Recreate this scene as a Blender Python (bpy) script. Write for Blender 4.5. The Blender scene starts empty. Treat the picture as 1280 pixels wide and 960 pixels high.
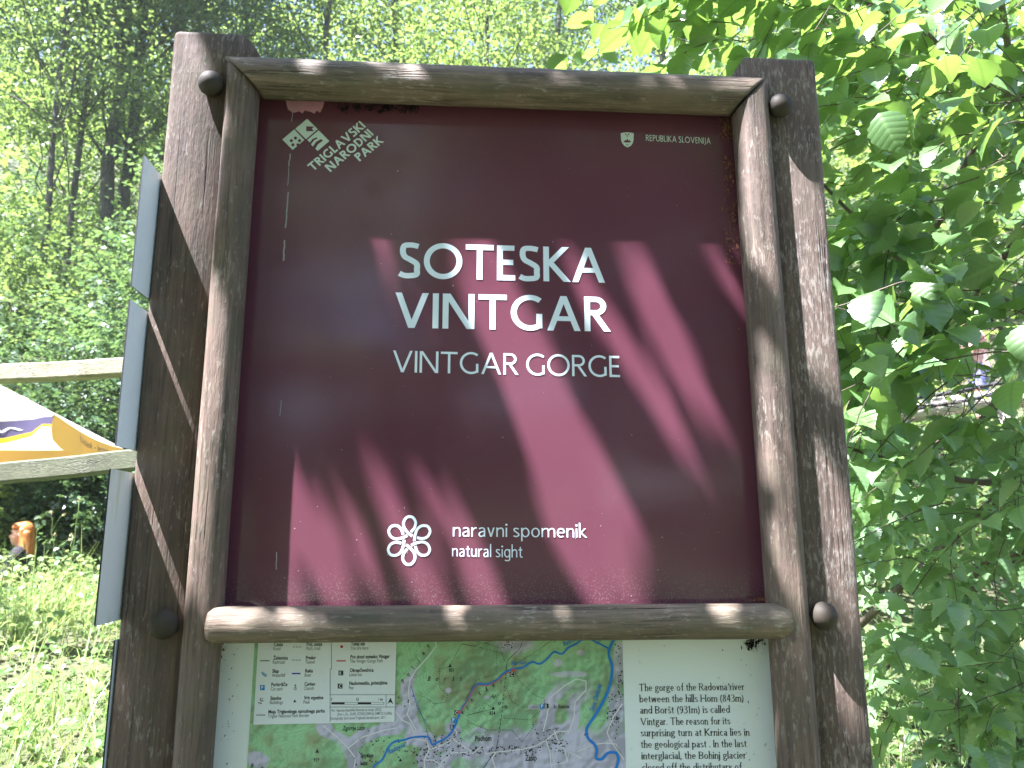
import bpy, bmesh, math, random
import numpy as np
from mathutils import Vector, Matrix
from math import sin, cos, pi, radians
random.seed(7); RNG = np.random.default_rng(11)
SC = bpy.context.scene
COL = SC.collection

# ------------------------------------------------------------------ camera, sky, sun, exposure
ZB = 1.45                                   # height of the lower left corner of the title panel
F = 961.0                                   # focal length in photograph pixels (1280 wide)
CP = np.array([0.3687, -1.3235, 0.1145 + ZB])
PITCH, YAW, ROLL = 0.19150, 0.07535, -0.00135
cf = np.array([sin(YAW)*cos(PITCH), cos(YAW)*cos(PITCH), sin(PITCH)])
cr0 = np.array([cos(YAW), -sin(YAW), 0.0]); cu0 = np.cross(cr0, cf)
cr = cr0*cos(ROLL) + cu0*sin(ROLL); cu = -cr0*sin(ROLL) + cu0*cos(ROLL)
cam = bpy.data.cameras.new('camera'); cam_o = bpy.data.objects.new('camera', cam); COL.objects.link(cam_o)
cam_o.matrix_world = Matrix(((cr[0], cu[0], -cf[0], CP[0]), (cr[1], cu[1], -cf[1], CP[1]), (cr[2], cu[2], -cf[2], CP[2]), (0, 0, 0, 1)))
cam.sensor_width = 36; cam.lens = F/1280*36; cam.clip_start = 0.05; cam.clip_end = 400
cam.dof.use_dof = True; cam.dof.focus_distance = 1.38; cam.dof.aperture_fstop = 8.5
SC.camera = cam_o

TOSUN = np.array([-1.8, -1.0, 4.05]); TOSUN /= np.linalg.norm(TOSUN)
W = bpy.data.worlds.new('World'); SC.world = W; W.use_nodes = True
nt = W.node_tree; bgn = nt.nodes['Background']
sky = nt.nodes.new('ShaderNodeTexSky'); sky.sky_type = 'NISHITA'; sky.sun_disc = False
sky.sun_elevation = math.asin(TOSUN[2]); sky.sun_rotation = math.atan2(TOSUN[0], TOSUN[1])
nt.links.new(sky.outputs[0], bgn.inputs[0]); bgn.inputs[1].default_value = 0.05
sun = bpy.data.lights.new('sun', 'SUN'); sun.energy = 5.0; sun.angle = radians(0.53); sun.color = (1.0, 0.96, 0.90)
sun_o = bpy.data.objects.new('sun', sun); COL.objects.link(sun_o)
sun_o.rotation_euler = Vector(-TOSUN).to_track_quat('-Z', 'Y').to_euler(); sun_o.location = (-6, -4, 14)
VS = SC.view_settings; VS.view_transform = 'Standard'; VS.look = 'None'; VS.gamma = 1; VS.use_curve_mapping = False
VS.exposure = 3.1
VS.use_white_balance = True; VS.white_balance_temperature = 5750; VS.white_balance_tint = 16
SC.cycles.max_bounces = 7; SC.cycles.diffuse_bounces = 4; SC.cycles.transmission_bounces = 5; SC.cycles.glossy_bounces = 3
SC.cycles.use_denoising = True

def ray(px, py):
    return cf + cr*(px-640)/F - cu*(py-480)/F
def at_y(px, py, Y=0.0):                    # point seen at a photograph pixel on a plane of constant Y
    d = ray(px, py); return CP + d*(Y-CP[1])/d[1]
def at_d(px, py, depth):                    # point seen at a photograph pixel at a depth along the view
    return CP + ray(px, py)*depth
def proj(P):
    d = np.asarray(P, float) - CP; z = d @ cf
    return np.stack([640+F*(d @ cr)/z, 480-F*(d @ cu)/z], -1)
def bpt(px, py, Y=0.034):                   # board plane point (x, z)
    p = at_y(px, py, Y); return float(p[0]), float(p[2])

# ------------------------------------------------------------------ object helpers
def thing(name, label, cat, loc=(0, 0, 0), group=None):
    o = bpy.data.objects.new(name, None); COL.objects.link(o); o.location = loc
    o.empty_display_size = 0.1
    o['label'] = label; o['category'] = cat
    if group: o['group'] = group
    return o
def tag(o, label, cat, group=None):
    o['label'] = label; o['category'] = cat
    if group: o['group'] = group
    return o
def put(name, me, parent=None, kind=None):
    o = bpy.data.objects.new(name, me); COL.objects.link(o)
    if parent:
        o.parent = parent
        # geometry is authored in world space; the parts sit under a root that may carry a location
        q = parent; off = Vector((0, 0, 0))
        while q: off += q.location; q = q.parent
        o.location = -off
    if kind: o['kind'] = kind
    return o
def mesh(name, verts, faces, mats, mi=None, smooth=False):
    me = bpy.data.meshes.new(name); me.from_pydata([tuple(map(float, v)) for v in verts], [], faces)
    for m in (mats if isinstance(mats, (list, tuple)) else [mats]): me.materials.append(m)
    if mi is not None: me.polygons.foreach_set('material_index', mi)
    if smooth: me.polygons.foreach_set('use_smooth', [True]*len(me.polygons))
    me.update(); return me
def np_mesh(name, V, Fc, mats, uv=None, smooth=False, mi=None):
    """V (n,3); Fc (m,k) all faces with the same number of corners"""
    me = bpy.data.meshes.new(name); n = len(V); m, k = Fc.shape
    me.vertices.add(n); me.vertices.foreach_set('co', V.astype(np.float32).ravel())
    me.loops.add(m*k); me.loops.foreach_set('vertex_index', Fc.astype(np.int32).ravel())
    me.polygons.add(m); me.polygons.foreach_set('loop_start', np.arange(0, m*k, k, dtype=np.int32))
    if mi is not None: me.polygons.foreach_set('material_index', mi.astype(np.int32))
    if smooth: me.polygons.foreach_set('use_smooth', np.ones(m, dtype=bool))
    me.update(calc_edges=True)
    if uv is not None:
        l = me.uv_layers.new(name='UVMap'); l.data.foreach_set('uv', uv[Fc.ravel()].astype(np.float32).ravel())
    for q in (mats if isinstance(mats, (list, tuple)) else [mats]): me.materials.append(q)
    return me
def bm_mesh(name, bm, mats, smooth=False):
    me = bpy.data.meshes.new(name); bm.to_mesh(me); bm.free()
    for m in (mats if isinstance(mats, (list, tuple)) else [mats]): me.materials.append(m)
    if smooth: me.polygons.foreach_set('use_smooth', [True]*len(me.polygons))
    return me
def tube(pts, radii, sides=8, cap=True):
    """verts/faces of a tube along pts"""
    pts = [np.asarray(p, float) for p in pts]; V = []; Fc = []
    n = len(pts); prev = None
    for i, p in enumerate(pts):
        t = pts[min(i+1, n-1)]-pts[max(i-1, 0)]; t = t/(np.linalg.norm(t)+1e-9)
        if prev is None:
            a = np.array([0, 0, 1.0]) if abs(t[2]) < .9 else np.array([1.0, 0, 0])
            prev = np.cross(t, a); prev /= np.linalg.norm(prev)
        prev = prev - t*(prev @ t); prev /= np.linalg.norm(prev); b = np.cross(t, prev)
        for s in range(sides):
            an = 2*pi*s/sides; V.append(p+radii[i]*(prev*cos(an)+b*sin(an)))
    for i in range(n-1):
        for s in range(sides):
            a = i*sides+s; b2 = i*sides+(s+1) % sides
            Fc.append((a, b2, b2+sides, a+sides))
    if cap: Fc.append(tuple(range(sides))[::-1]); Fc.append(tuple(range((n-1)*sides, n*sides)))
    return V, Fc
def merge(parts):
    V = []; Fc = []
    for v, f in parts:
        o = len(V); V += list(v); Fc += [tuple(i+o for i in q) for q in f]
    return V, Fc
def box(x0, x1, y0, y1, z0, z1):
    V = [(x, y, z) for x in (x0, x1) for y in (y0, y1) for z in (z0, z1)]
    return V, [(0, 1, 3, 2), (4, 6, 7, 5), (0, 4, 5, 1), (2, 3, 7, 6), (0, 2, 6, 4), (1, 5, 7, 3)]

# ------------------------------------------------------------------ materials
def newmat(name):
    m = bpy.data.materials.new(name); m.use_nodes = True; t = m.node_tree
    return m, t, t.nodes['Principled BSDF'], t.nodes['Material Output']
def plain(name, col, rough=.6, spec=.3, metal=0.0, var=0.0, scale=8.0):
    m, t, b, o = newmat(name); b.inputs['Base Color'].default_value = (*col, 1); b.inputs['Roughness'].default_value = rough
    b.inputs['Specular IOR Level'].default_value = spec; b.inputs['Metallic'].default_value = metal
    if var:
        tc = t.nodes.new('ShaderNodeTexCoord'); nz = t.nodes.new('ShaderNodeTexNoise'); nz.inputs['Scale'].default_value = scale; nz.inputs['Detail'].default_value = 6
        mx = t.nodes.new('ShaderNodeMix'); mx.data_type = 'RGBA'; mx.inputs['A'].default_value = (*[c*(1-var) for c in col], 1); mx.inputs['B'].default_value = (*[min(1, c*(1+var)) for c in col], 1)
        t.links.new(tc.outputs['Object'], nz.inputs['Vector']); t.links.new(nz.outputs['Fac'], mx.inputs['Factor']); t.links.new(mx.outputs['Result'], b.inputs['Base Color'])
    return m
def ramp(t, src, stops):
    r = t.nodes.new('ShaderNodeValToRGB'); cr_ = r.color_ramp
    while len(cr_.elements) < len(stops): cr_.elements.new(.5)
    for e, (p, c) in zip(cr_.elements, stops): e.position = p; e.color = (*c, 1) if len(c) == 3 else c
    t.links.new(src, r.inputs['Fac']); return r.outputs['Color']
def noise(t, vec, scale, detail=6, rough=.6):
    n = t.nodes.new('ShaderNodeTexNoise'); n.inputs['Scale'].default_value = scale; n.inputs['Detail'].default_value = detail; n.inputs['Roughness'].default_value = rough
    t.links.new(vec, n.inputs['Vector']); return n.outputs['Fac']
def mixc(t, fac, a, b, mode='MIX'):
    x = t.nodes.new('ShaderNodeMix'); x.data_type = 'RGBA'; x.blend_type = mode
    for k, v in (('Factor', fac), ('A', a), ('B', b)):
        if isinstance(v, (int, float)): x.inputs[k].default_value = v
        elif isinstance(v, tuple): x.inputs[k].default_value = (*v, 1)
        else: t.links.new(v, x.inputs[k])
    return x.outputs['Result']
def wood(name, axis='Z', dark=(.035, .026, .02), mid=(.095, .068, .052), pale=(.30, .26, .22), seed=0.0, flake=.62, moss=0.0, bump=.35):
    m, t, b, o = newmat(name)
    tc = t.nodes.new('ShaderNodeTexCoord'); mp = t.nodes.new('ShaderNodeMapping')
    s = {'X': (.05, 1, 1), 'Y': (1, .05, 1), 'Z': (1, 1, .05)}[axis]
    mp.inputs['Scale'].default_value = s; mp.inputs['Location'].default_value = (seed, seed*1.7, seed*.6)
    t.links.new(tc.outputs['Object'], mp.inputs['Vector']); v = mp.outputs['Vector']
    mp2 = t.nodes.new('ShaderNodeMapping'); s2 = {'X': (.26, 1, 1), 'Y': (1, .26, 1), 'Z': (1, 1, .26)}[axis]
    mp2.inputs['Scale'].default_value = s2; mp2.inputs['Location'].default_value = (seed*2.1, seed, seed)
    t.links.new(tc.outputs['Object'], mp2.inputs['Vector']); v2 = mp2.outputs['Vector']
    grain = noise(t, v, 150, 8, .7); band = noise(t, v, 22, 5, .6); blot = noise(t, tc.outputs['Object'], 6, 5, .6)
    mp3 = t.nodes.new('ShaderNodeMapping'); s3 = {'X': (.018, 1, 1), 'Y': (1, .018, 1), 'Z': (1, 1, .018)}[axis]
    mp3.inputs['Scale'].default_value = s3; mp3.inputs['Location'].default_value = (seed, seed*3.3, seed*.3); t.links.new(tc.outputs['Object'], mp3.inputs['Vector'])
    crk = ramp(t, noise(t, mp3.outputs['Vector'], 42, 3, .5), [(.47, (0, 0, 0)), (.493, (1, 1, 1)), (.507, (1, 1, 1)), (.53, (0, 0, 0))])
    crm = ramp(t, noise(t, tc.outputs['Object'], 5, 3, .5), [(.5, (0, 0, 0)), (.62, (1, 1, 1))]); crk = mixc(t, 1.0, crk, crm, 'MULTIPLY')
    fl = noise(t, v2, 170, 6, .7); flm = noise(t, tc.outputs['Object'], 9, 3, .5)
    c = ramp(t, band, [(.3, dark), (.55, mid), (.75, tuple(x*1.45 for x in mid))])
    c = mixc(t, ramp(t, grain, [(.38, (1, 1, 1)), (.50, (0, 0, 0))]), c, dark)
    c = mixc(t, ramp(t, grain, [(.54, (0, 0, 0)), (.68, (.55, .55, .55))]), c, tuple(x*2.0 for x in mid))
    c = mixc(t, crk, c, (.012, .010, .009))
    c = mixc(t, ramp(t, blot, [(.35, (0, 0, 0)), (.7, (.55, .55, .55))]), c, tuple(x*1.5 for x in mid))
    # worn pale flakes of old stain
    add = t.nodes.new('ShaderNodeMath'); add.operation = 'MULTIPLY_ADD'; add.inputs[1].default_value = .35
    t.links.new(flm, add.inputs[0]); t.links.new(fl, add.inputs[2])
    fac = ramp(t, add.outputs[0], [(flake+.13, (0, 0, 0)), (flake+.22, (.8, .8, .8))])
    c = mixc(t, fac, c, pale)
    if moss: c = mixc(t, ramp(t, noise(t, tc.outputs['Object'], 14, 5), [(.48, (0, 0, 0)), (.7, (moss, moss, moss))]), c, (.085, .095, .05))
    t.links.new(c, b.inputs['Base Color']); b.inputs['Roughness'].default_value = .72; b.inputs['Specular IOR Level'].default_value = .35
    bp = t.nodes.new('ShaderNodeBump'); bp.inputs['Strength'].default_value = min(1, bump*1.6); bp.inputs['Distance'].default_value = .004
    ad2 = t.nodes.new('ShaderNodeMath'); ad2.operation = 'ADD'; t.links.new(grain, ad2.inputs[0]); t.links.new(fl, ad2.inputs[1])
    ad3 = t.nodes.new('ShaderNodeMath'); ad3.operation = 'SUBTRACT'; t.links.new(ad2.outputs[0], ad3.inputs[0]); t.links.new(crk, ad3.inputs[1])
    t.links.new(ad3.outputs[0], bp.inputs['Height']); t.links.new(bp.outputs['Normal'], b.inputs['Normal'])
    return m
def leafmat(name, a, b_, trans, tmix=.42, rough=.42, spec=.45, veins=False):
    m, t, b, o = newmat(name)
    geo = t.nodes.new('ShaderNodeNewGeometry'); rnd = geo.outputs['Random Per Island']
    c = ramp(t, rnd, [(0, a), (.85, b_), (1.0, tuple(min(1, x*1.35) for x in b_))])
    tcol = ramp(t, rnd, [(0, tuple(x*.75 for x in trans)), (1, trans)])
    if veins:
        uv = t.nodes.new('ShaderNodeUVMap'); sp = t.nodes.new('ShaderNodeSeparateXYZ'); t.links.new(uv.outputs[0], sp.inputs[0])
        def mth(op, x, y=None):
            n = t.nodes.new('ShaderNodeMath'); n.operation = op
            for i, q in enumerate((x, y)):
                if q is None: continue
                if isinstance(q, (int, float)): n.inputs[i].default_value = q
                else: t.links.new(q, n.inputs[i])
            return n.outputs[0]
        ax = mth('ABSOLUTE', sp.outputs['X']); ph = mth('SUBTRACT', sp.outputs['Y'], mth('MULTIPLY', ax, .75))
        w = mth('ABSOLUTE', mth('SINE', mth('MULTIPLY', ph, 22.0)))
        side = ramp(t, w, [(0.0, (1, 1, 1)), (.3, (0, 0, 0))]); mid = ramp(t, ax, [(0.02, (1, 1, 1)), (.05, (0, 0, 0))])
        vn = mixc(t, 1.0, side, mid, 'LIGHTEN')
        c = mixc(t, vn, c, tuple(min(1, x*1.22) for x in b_)); tcol = mixc(t, mixc(t, .55, (0, 0, 0), vn), tcol, tuple(x*.45 for x in trans))
        bp = t.nodes.new('ShaderNodeBump'); bp.inputs['Strength'].default_value = .22; bp.inputs['Distance'].default_value = .002
        t.links.new(w, bp.inputs['Height']); t.links.new(bp.outputs['Normal'], b.inputs['Normal'])
    t.links.new(c, b.inputs['Base Color']); b.inputs['Roughness'].default_value = rough; b.inputs['Specular IOR Level'].default_value = spec
    tr = t.nodes.new('ShaderNodeBsdfTranslucent'); t.links.new(tcol, tr.inputs['Color'])
    mx = t.nodes.new('ShaderNodeMixShader'); mx.inputs[0].default_value = tmix
    t.links.new(b.outputs[0], mx.inputs[1]); t.links.new(tr.outputs[0], mx.inputs[2]); t.links.new(mx.outputs[0], o.inputs['Surface'])
    return m

M = {}
M['post'] = wood('post_wood', 'Z', dark=(.05, .037, .03), mid=(0.128, 0.087, 0.065), seed=3.1, moss=.35)
M['post2'] = wood('post_wood_worn', 'Z', dark=(.055, .042, .035), mid=(0.133, 0.093, 0.072), seed=9.4, flake=.56, moss=.25)
M['rail_v'] = wood('rail_wood', 'Z', dark=(.05, .038, .03), mid=(0.140, 0.098, 0.074), pale=(.28, .24, .19), seed=5.2, moss=.4)
M['rail_h'] = wood('rail_wood_cross', 'X', dark=(.06, .047, .036), mid=(0.186, 0.138, 0.098), pale=(.34, .30, .24), seed=1.3, moss=.4)
M['knob'] = plain('bolt_cap_brown', (.045, .036, .026), .65, .25, 0, .3, 90)
M['alu'] = plain('aluminium_back', (.72, .80, .85), .42, .5, 0, .08, 18)
M['alu_mossy'] = None
M['edge'] = plain('dark_edge', (.03, .03, .035), .6)
M['black'] = plain('print_black', (.015, .015, .017), .45)
M['ink'] = plain('print_ink', (.03, .03, .035), .4)
M['grey'] = plain('print_grey', (.16, .16, .17), .4)
M['greytext'] = plain('print_grey_light', (.24, .24, .26), .4)
M['white'] = plain('print_white', (.80, .80, .82), .35, .4)
M['logo'] = plain('print_pale', (.62, .70, .62), .4, .4)
M['river'] = plain('print_river', (.03, .20, .62), .4)
M['navy'] = plain('print_navy', (.06, .05, .42), .4)
M['red'] = plain('print_red', (.45, .02, .03), .4)
M['redline'] = plain('print_red_line', (.55, .10, .10), .4)
M['road'] = plain('print_road', (.72, .70, .72), .4)
M['parking'] = plain('print_parking', (.03, .24, .60), .4)
M['bark'] = wood('bark', 'Z', dark=(.018, .015, .012), mid=(.06, .05, .04), pale=(.14, .13, .11), seed=2.2, moss=.5, bump=.8)
M['twig'] = wood('twig_bark', 'Z', dark=(.03, .022, .015), mid=(.11, .085, .06), pale=(.2, .18, .15), seed=7.7)
M['beam_old'] = wood('beam_wood_greened', 'X', dark=(.045, .046, .025), mid=(.085, .086, .05), pale=(.19, .19, .14), seed=8.4, moss=.5)  # lower beam: its shade is put into a darker, greener wood colour
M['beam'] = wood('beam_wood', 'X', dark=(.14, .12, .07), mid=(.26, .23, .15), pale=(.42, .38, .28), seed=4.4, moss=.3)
M['hazel'] = leafmat('hazel_leaf', (.065, .135, .05), (.135, .235, .08), (.28, .45, .065), .42, .30, .95, True)
M['bramble'] = leafmat('bramble_leaf', (.11, .20, .085), (.18, .30, .13), (.32, .48, .13), .42, .32, .85, True)
M['beech'] = leafmat('beech_leaf', (.055, .10, .025), (.11, .18, .045), (.30, .42, .075), .5, .4, .45)
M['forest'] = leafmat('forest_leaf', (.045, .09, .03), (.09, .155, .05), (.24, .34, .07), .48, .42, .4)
M['ash'] = leafmat('shrub_leaf', (.045, .09, .038), (.085, .155, .065), (.17, .27, .07), .42, .38, .55)
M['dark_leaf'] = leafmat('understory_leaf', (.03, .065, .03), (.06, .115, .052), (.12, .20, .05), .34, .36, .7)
M['ivy'] = leafmat('slope_leaf', (.08, .155, .06), (.14, .24, .09), (.28, .40, .10), .42, .36, .6)
M['grass'] = leafmat('grass_blade', (.10, .18, .04), (.30, .38, .16), (.42, .50, .14), .42, .30, .8)
M['weed'] = leafmat('weed_leaf', (.08, .17, .04), (.20, .31, .10), (.34, .46, .13), .42, .27, .9)
M['straw'] = plain('dry_straw', (.42, .36, .20), .7)
M['soil'] = plain('soil', (.06, .05, .03), .9, .1, 0, .5, 2.5)

# ------------------------------------------------------------------ terrain
LP = np.array([(-60, 6), (-30, 2), (-14, .2), (-1, 0), (.2, .25), (1.2, .62), (2.5, .95), (4.0, 1.13), (4.6, 1.05), (5.6, .05), (8.3, .1), (9.6, 1.0), (14, 4.2), (22, 10), (40, 23), (70, 46), (110, 66)])
RP = np.array([(-60, 6), (-30, 2), (-14, .2), (-1, 0), (.5, .28), (1.5, .6), (3, .8), (5.2, 1.2), (6.2, 2.40), (10.6, 2.55), (12, 3.6), (22, 10.5), (40, 23), (70, 46), (110, 66)])
def ground(x, y):
    x = np.asarray(x, float); y = np.asarray(y, float)
    l = np.interp(y, LP[:, 0], LP[:, 1]); r = np.interp(y, RP[:, 0], RP[:, 1])
    k = np.clip((x+.6)/2.4, 0, 1); k = k*k*(3-2*k)
    h = l*(1-k)+r*k
    n = .05*np.sin(x*1.7+y*.9)*np.cos(y*1.3-x*.6)+.03*np.sin(3.1*x+1)*np.sin(2.7*y)
    return h + n*np.clip((np.abs(y-0)+np.abs(x-.4)-1.2)/2, 0, 1)
gx = np.concatenate([np.linspace(-45, -9, 30), np.linspace(-8.6, 9, 110), np.linspace(10, 45, 30)])
gy = np.concatenate([np.linspace(-35, -3, 30), np.linspace(-2.6, 16, 120), np.linspace(17, 60, 40)])
GX, GY = np.meshgrid(gx, gy); GZ = ground(GX, GY)
V = np.stack([GX, GY, GZ], -1).reshape(-1, 3); nx, ny = len(gx), len(gy)
ii = (np.arange(ny-1)[:, None]*nx+np.arange(nx-1)[None, :]).ravel()
m, t, b, o = newmat('forest_floor'); tc = t.nodes.new('ShaderNodeTexCoord')
c = ramp(t, noise(t, tc.outputs['Object'], 1.3, 8, .65), [(.3, (.05, .038, .022)), (.5, (.045, .065, .02)), (.7, (.06, .10, .025))])
c = mixc(t, ramp(t, noise(t, tc.outputs['Object'], 22, 5), [(.4, (0, 0, 0)), (.65, (.7, .7, .7))]), c, (.10, .08, .045))
t.links.new(c, b.inputs['Base Color']); b.inputs['Roughness'].default_value = .95
put('ground', np_mesh('ground', V, np.stack([ii, ii+1, ii+nx+1, ii+nx], 1), m, smooth=True), kind='structure')

# ------------------------------------------------------------------ stroke lettering (own drawn letterforms; cap height 1)
def ribbon(pts, w, contrast=0.0, closed=False):
    P = [np.array(p, float) for p in pts]; n = len(P); L = []; Rr = []
    for i in range(n):
        if closed: a, c_ = P[(i-1) % n], P[(i+1) % n]
        else: a, c_ = P[max(i-1, 0)], P[min(i+1, n-1)]
        d = c_-a; d = d/(np.linalg.norm(d)+1e-9); nn = np.array([-d[1], d[0]])
        ww = w*(1-contrast*abs(d[0]*cos(.35)+d[1]*sin(.35)*-1)**1.5)/2
        L.append(P[i]+nn*ww); Rr.append(P[i]-nn*ww)
    polys = []
    for i in range(n if closed else n-1):
        j = (i+1) % n; polys.append([Rr[i], Rr[j], L[j], L[i]])
    return polys
def arc(cx, cy, rx, ry, a0, a1, n=18):
    return [(cx+rx*cos(radians(a0+(a1-a0)*k/n)), cy+ry*sin(radians(a0+(a1-a0)*k/n))) for k in range(n+1)]
def spl(pts, n=6):
    P = [np.array(p, float) for p in pts]; P = [2*P[0]-P[1]]+P+[2*P[-1]-P[-2]]; out = []
    for i in range(1, len(P)-2):
        for k in range(n):
            u = k/n; p0, p1, p2, p3 = P[i-1:i+3]
            out.append(.5*((2*p1)+(-p0+p2)*u+(2*p0-5*p1+4*p2-p3)*u*u+(-p0+3*p1-3*p2+p3)*u**3))
    out.append(P[-2]); return [tuple(p) for p in out]
def rect(x0, x1, y0, y1): return [[(x0, y0), (x1, y0), (x1, y1), (x0, y1)]]
def diag(x0, y0, x1, y1, w):                # horizontal-cut diagonal between stroke centres
    hw = w*math.hypot(x1-x0, y1-y0)/abs(y1-y0)/2
    return [[(x0-hw, y0), (x0+hw, y0), (x1+hw, y1), (x1-hw, y1)]]
def glyph(ch, w, serif=0.0, con=0.0):
    h = w/2; G = []; tw = w*(1-con*.55)      # tw: thin strokes
    rb = lambda p, closed=False: ribbon(p, w, con, closed)
    def stem(x, y0, y1, feet=(1, 1)):
        g = rect(x-h, x+h, y0, y1)
        if serif:
            if feet[0]: g += rect(x-h-serif, x+h+serif, y0, y0+.045)
            if feet[1]: g += rect(x-h-serif, x+h*.9, y1-.045, y1) if y1 < .95 or ch.islower() else rect(x-h-serif, x+h+serif, y1-.045, y1)
        return g
    X = .66 if not serif else .64
    if ch == ' ': return [], .30
    if ch == 'A': G = diag(h*1.1, 0, .43, 1, tw)+diag(.86-h*1.1, 0, .43, 1, w)+rect(.2, .66, .28, .28+tw*.9); A = .86
    elif ch == 'V': G = diag(h*1.1, 1, .42, 0, w)+diag(.84-h*1.1, 1, .42, 0, tw); A = .84
    elif ch == 'N': G = stem(h, 0, 1)+stem(.80-h, 0, 1)+diag(h*1.4, 1, .80-h*1.4, 0, w); A = .80
    elif ch == 'I': G = stem(h, 0, 1); A = w
    elif ch == 'T': G = stem(.36, 0, 1, (1, 0))+rect(0, .72, 1-tw, 1); A = .72
    elif ch == 'E': G = stem(h, 0, 1)+rect(h, .45, 1-tw, 1)+rect(h, .42, .5-tw*.4, .5+tw*.6)+rect(h, .47, 0, tw); A = .48
    elif ch == 'L': G = stem(h, 0, 1)+rect(h, .46, 0, tw); A = .47
    elif ch == 'H': G = stem(h, 0, 1)+stem(.74-h, 0, 1)+rect(h, .74-h, .5-tw/2, .5+tw/2); A = .74
    elif ch == 'K': G = stem(h, 0, 1)+diag(w*.9, .5, .58, 1, w*.95)+diag(w*1.25, .53, .64-h*.3, 0, w); A = .66
    elif ch in 'PRB':
        r = .25
        G = stem(h, 0, 1)+rb([(h, 1-h)]+arc(.30, .73, r-h+.02, .27-h, 90, -90)+[(h, .46+h)]); A = .52
        if ch == 'R': G += diag(.27, .5, .60-h*.2, 0, w); A = .62
        if ch == 'B': G += rb([(h, .46+h)]+arc(.31, .25, .27-h, .25-h*.8, 90, -90)+[(h, h)]); A = .57
    elif ch == 'D': G = stem(h, 0, 1)+rb([(h, 1-h)]+arc(.30, .5, .42-h, .5-h, 90, -90, 24)+[(h, h)]); A = .73
    elif ch in 'OQ': G = rb(arc(.49, .5, .49-h, .515-h, 0, 352, 44), True); A = .98
    elif ch == 'G': G = rb(arc(.49, .5, .49-h, .515-h, 52, 310, 34)+[(.80-h, .09+h*.6)])+rect(.80-w, .80, .06, .47); A = .82
    elif ch == 'S': G = rb(spl([(.49, .90), (.39, .965-h*.55), (.28, 1.01-h), (.13, .93-h*.3), (h+.02, .75), (.15, .60), (.30, .51), (.45, .40), (.535-h, .25), (.45, .08+h*.3), (.29, h-.01), (.14, .03+h*.5), (.02, .10+h*.3)])); A = .545
    elif ch == 'U': G = stem(h, .4, 1, (0, 1))+stem(.70-h, .4, 1, (0, 1))+rb([(h, .42)]+arc(.35, .35, .35-h, .36-h, 180, 360)+[(.70-h, .42)]); A = .70
    elif ch == 'J': G = rb([(h+.12, 1), (h+.12, .1), (h+.06, -.1), (-.02, -.18)]); A = .12+w
    # ---- lower case
    elif ch in 'nhmu':
        top = 1.06 if ch == 'h' else X
        wd = .44
        if ch == 'u':
            G = stem(wd-h, 0, X)+rb(spl([(h, X), (h, .3), (h+.03, .1), (.19, h-.01), (.31, .08), (wd-h, .2)])); A = wd
            if serif: G += rect(-serif, h, X-.045, X)
        else:
            G = stem(h, 0, top); A = wd
            for k in range(2 if ch == 'm' else 1):
                o_ = k*(wd-w)
                G += rb(spl([(o_+h, X-.22), (o_+.13, X-.09), (o_+.26, X-h+.01), (o_+.36, X-.09), (o_+wd-h, X-.26), (o_+wd-h, .0)]))
                if serif: G += rect(o_+wd-w-serif, o_+wd+serif, 0, .045)
            if ch == 'm': A = wd*2-w
    elif ch == 'r': G = stem(h, 0, X)+rb(spl([(h, X-.24), (.14, X-.1), (.22, X-h*.9), (.31, X-h)])); A = .30
    elif ch in 'ij':
        G = stem(h, 0 if ch == 'i' else -.1, X, (1 if ch == 'i' else 0, 1))+rb(arc(h, .87, .03, .03, 0, 330, 10), True); A = w
        G += [[(h+.075*cos(2*pi*k/10), .87+.075*sin(2*pi*k/10)) for k in range(10)]]
        if ch == 'j': G += rb(spl([(h, 0), (h-.01, -.15), (-.05, -.25), (-.12, -.27)]))
    elif ch == 'l': G = stem(h, 0, 1.06); A = w
    elif ch == 'k': G = stem(h, 0, 1.06)+diag(w*.9, .3, .36, X, tw)+diag(w*1.2, .36, .42, 0, w); A = .43
    elif ch == 't': G = rb(spl([(.14, X+.2), (.14, .25), (.155, .09), (.23, h-.01), (.31, .05)]))+rect(0, .29, X-tw, X); A = .30
    elif ch == 'f': G = stem(.12+h, 0, .8, (1, 0))+rb(spl([(.12+h, .78), (.16+h, .95), (.25, 1.04), (.35, 1.03)]))+rect(0, .30, X-tw, X); A = .31
    elif ch == 'v': G = diag(h, X, .21, 0, w)+diag(.42-h, X, .21, 0, tw); A = .42
    elif ch == 'w': G = diag(h, X, .18, 0, w)+diag(.34, X, .18, 0, tw)+diag(.34, X, .5, 0, w)+diag(.66-h, X, .5, 0, tw); A = .66
    elif ch == 'y': G = diag(h, X, .21, 0, w)+diag(.42-h, X, .12, -.28, tw); A = .42
    elif ch == 'o': G = rb(arc(.25, X/2, .25-h, X/2+.015-h, 0, 350, 30), True); A = .50
    elif ch == 'c': G = rb(arc(.25, X/2, .25-h, X/2+.015-h, 48, 312, 22)); A = .42
    elif ch == 'e': G = rb([(.06, X*.52), (.44, X*.52)])+rb(arc(.24, X/2, .24-h, X/2+.015-h, 4, 310, 28)); A = .47
    elif ch in 'bpdqg' and not (ch == 'g'):
        wd = .49; y0, y1 = {'b': (0, 1.06), 'p': (-.3, X), 'd': (0, 1.06), 'q': (-.3, X)}[ch]
        sx = h if ch in 'bp' else wd-h
        G = stem(sx, y0, y1, (0 if ch in 'bd' else 1, 1))+rb(arc(.25 if ch in 'bp' else .24, X/2, .24-h, X/2+.015-h, 0, 350, 30), True); A = wd
    elif ch == 'g':
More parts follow.
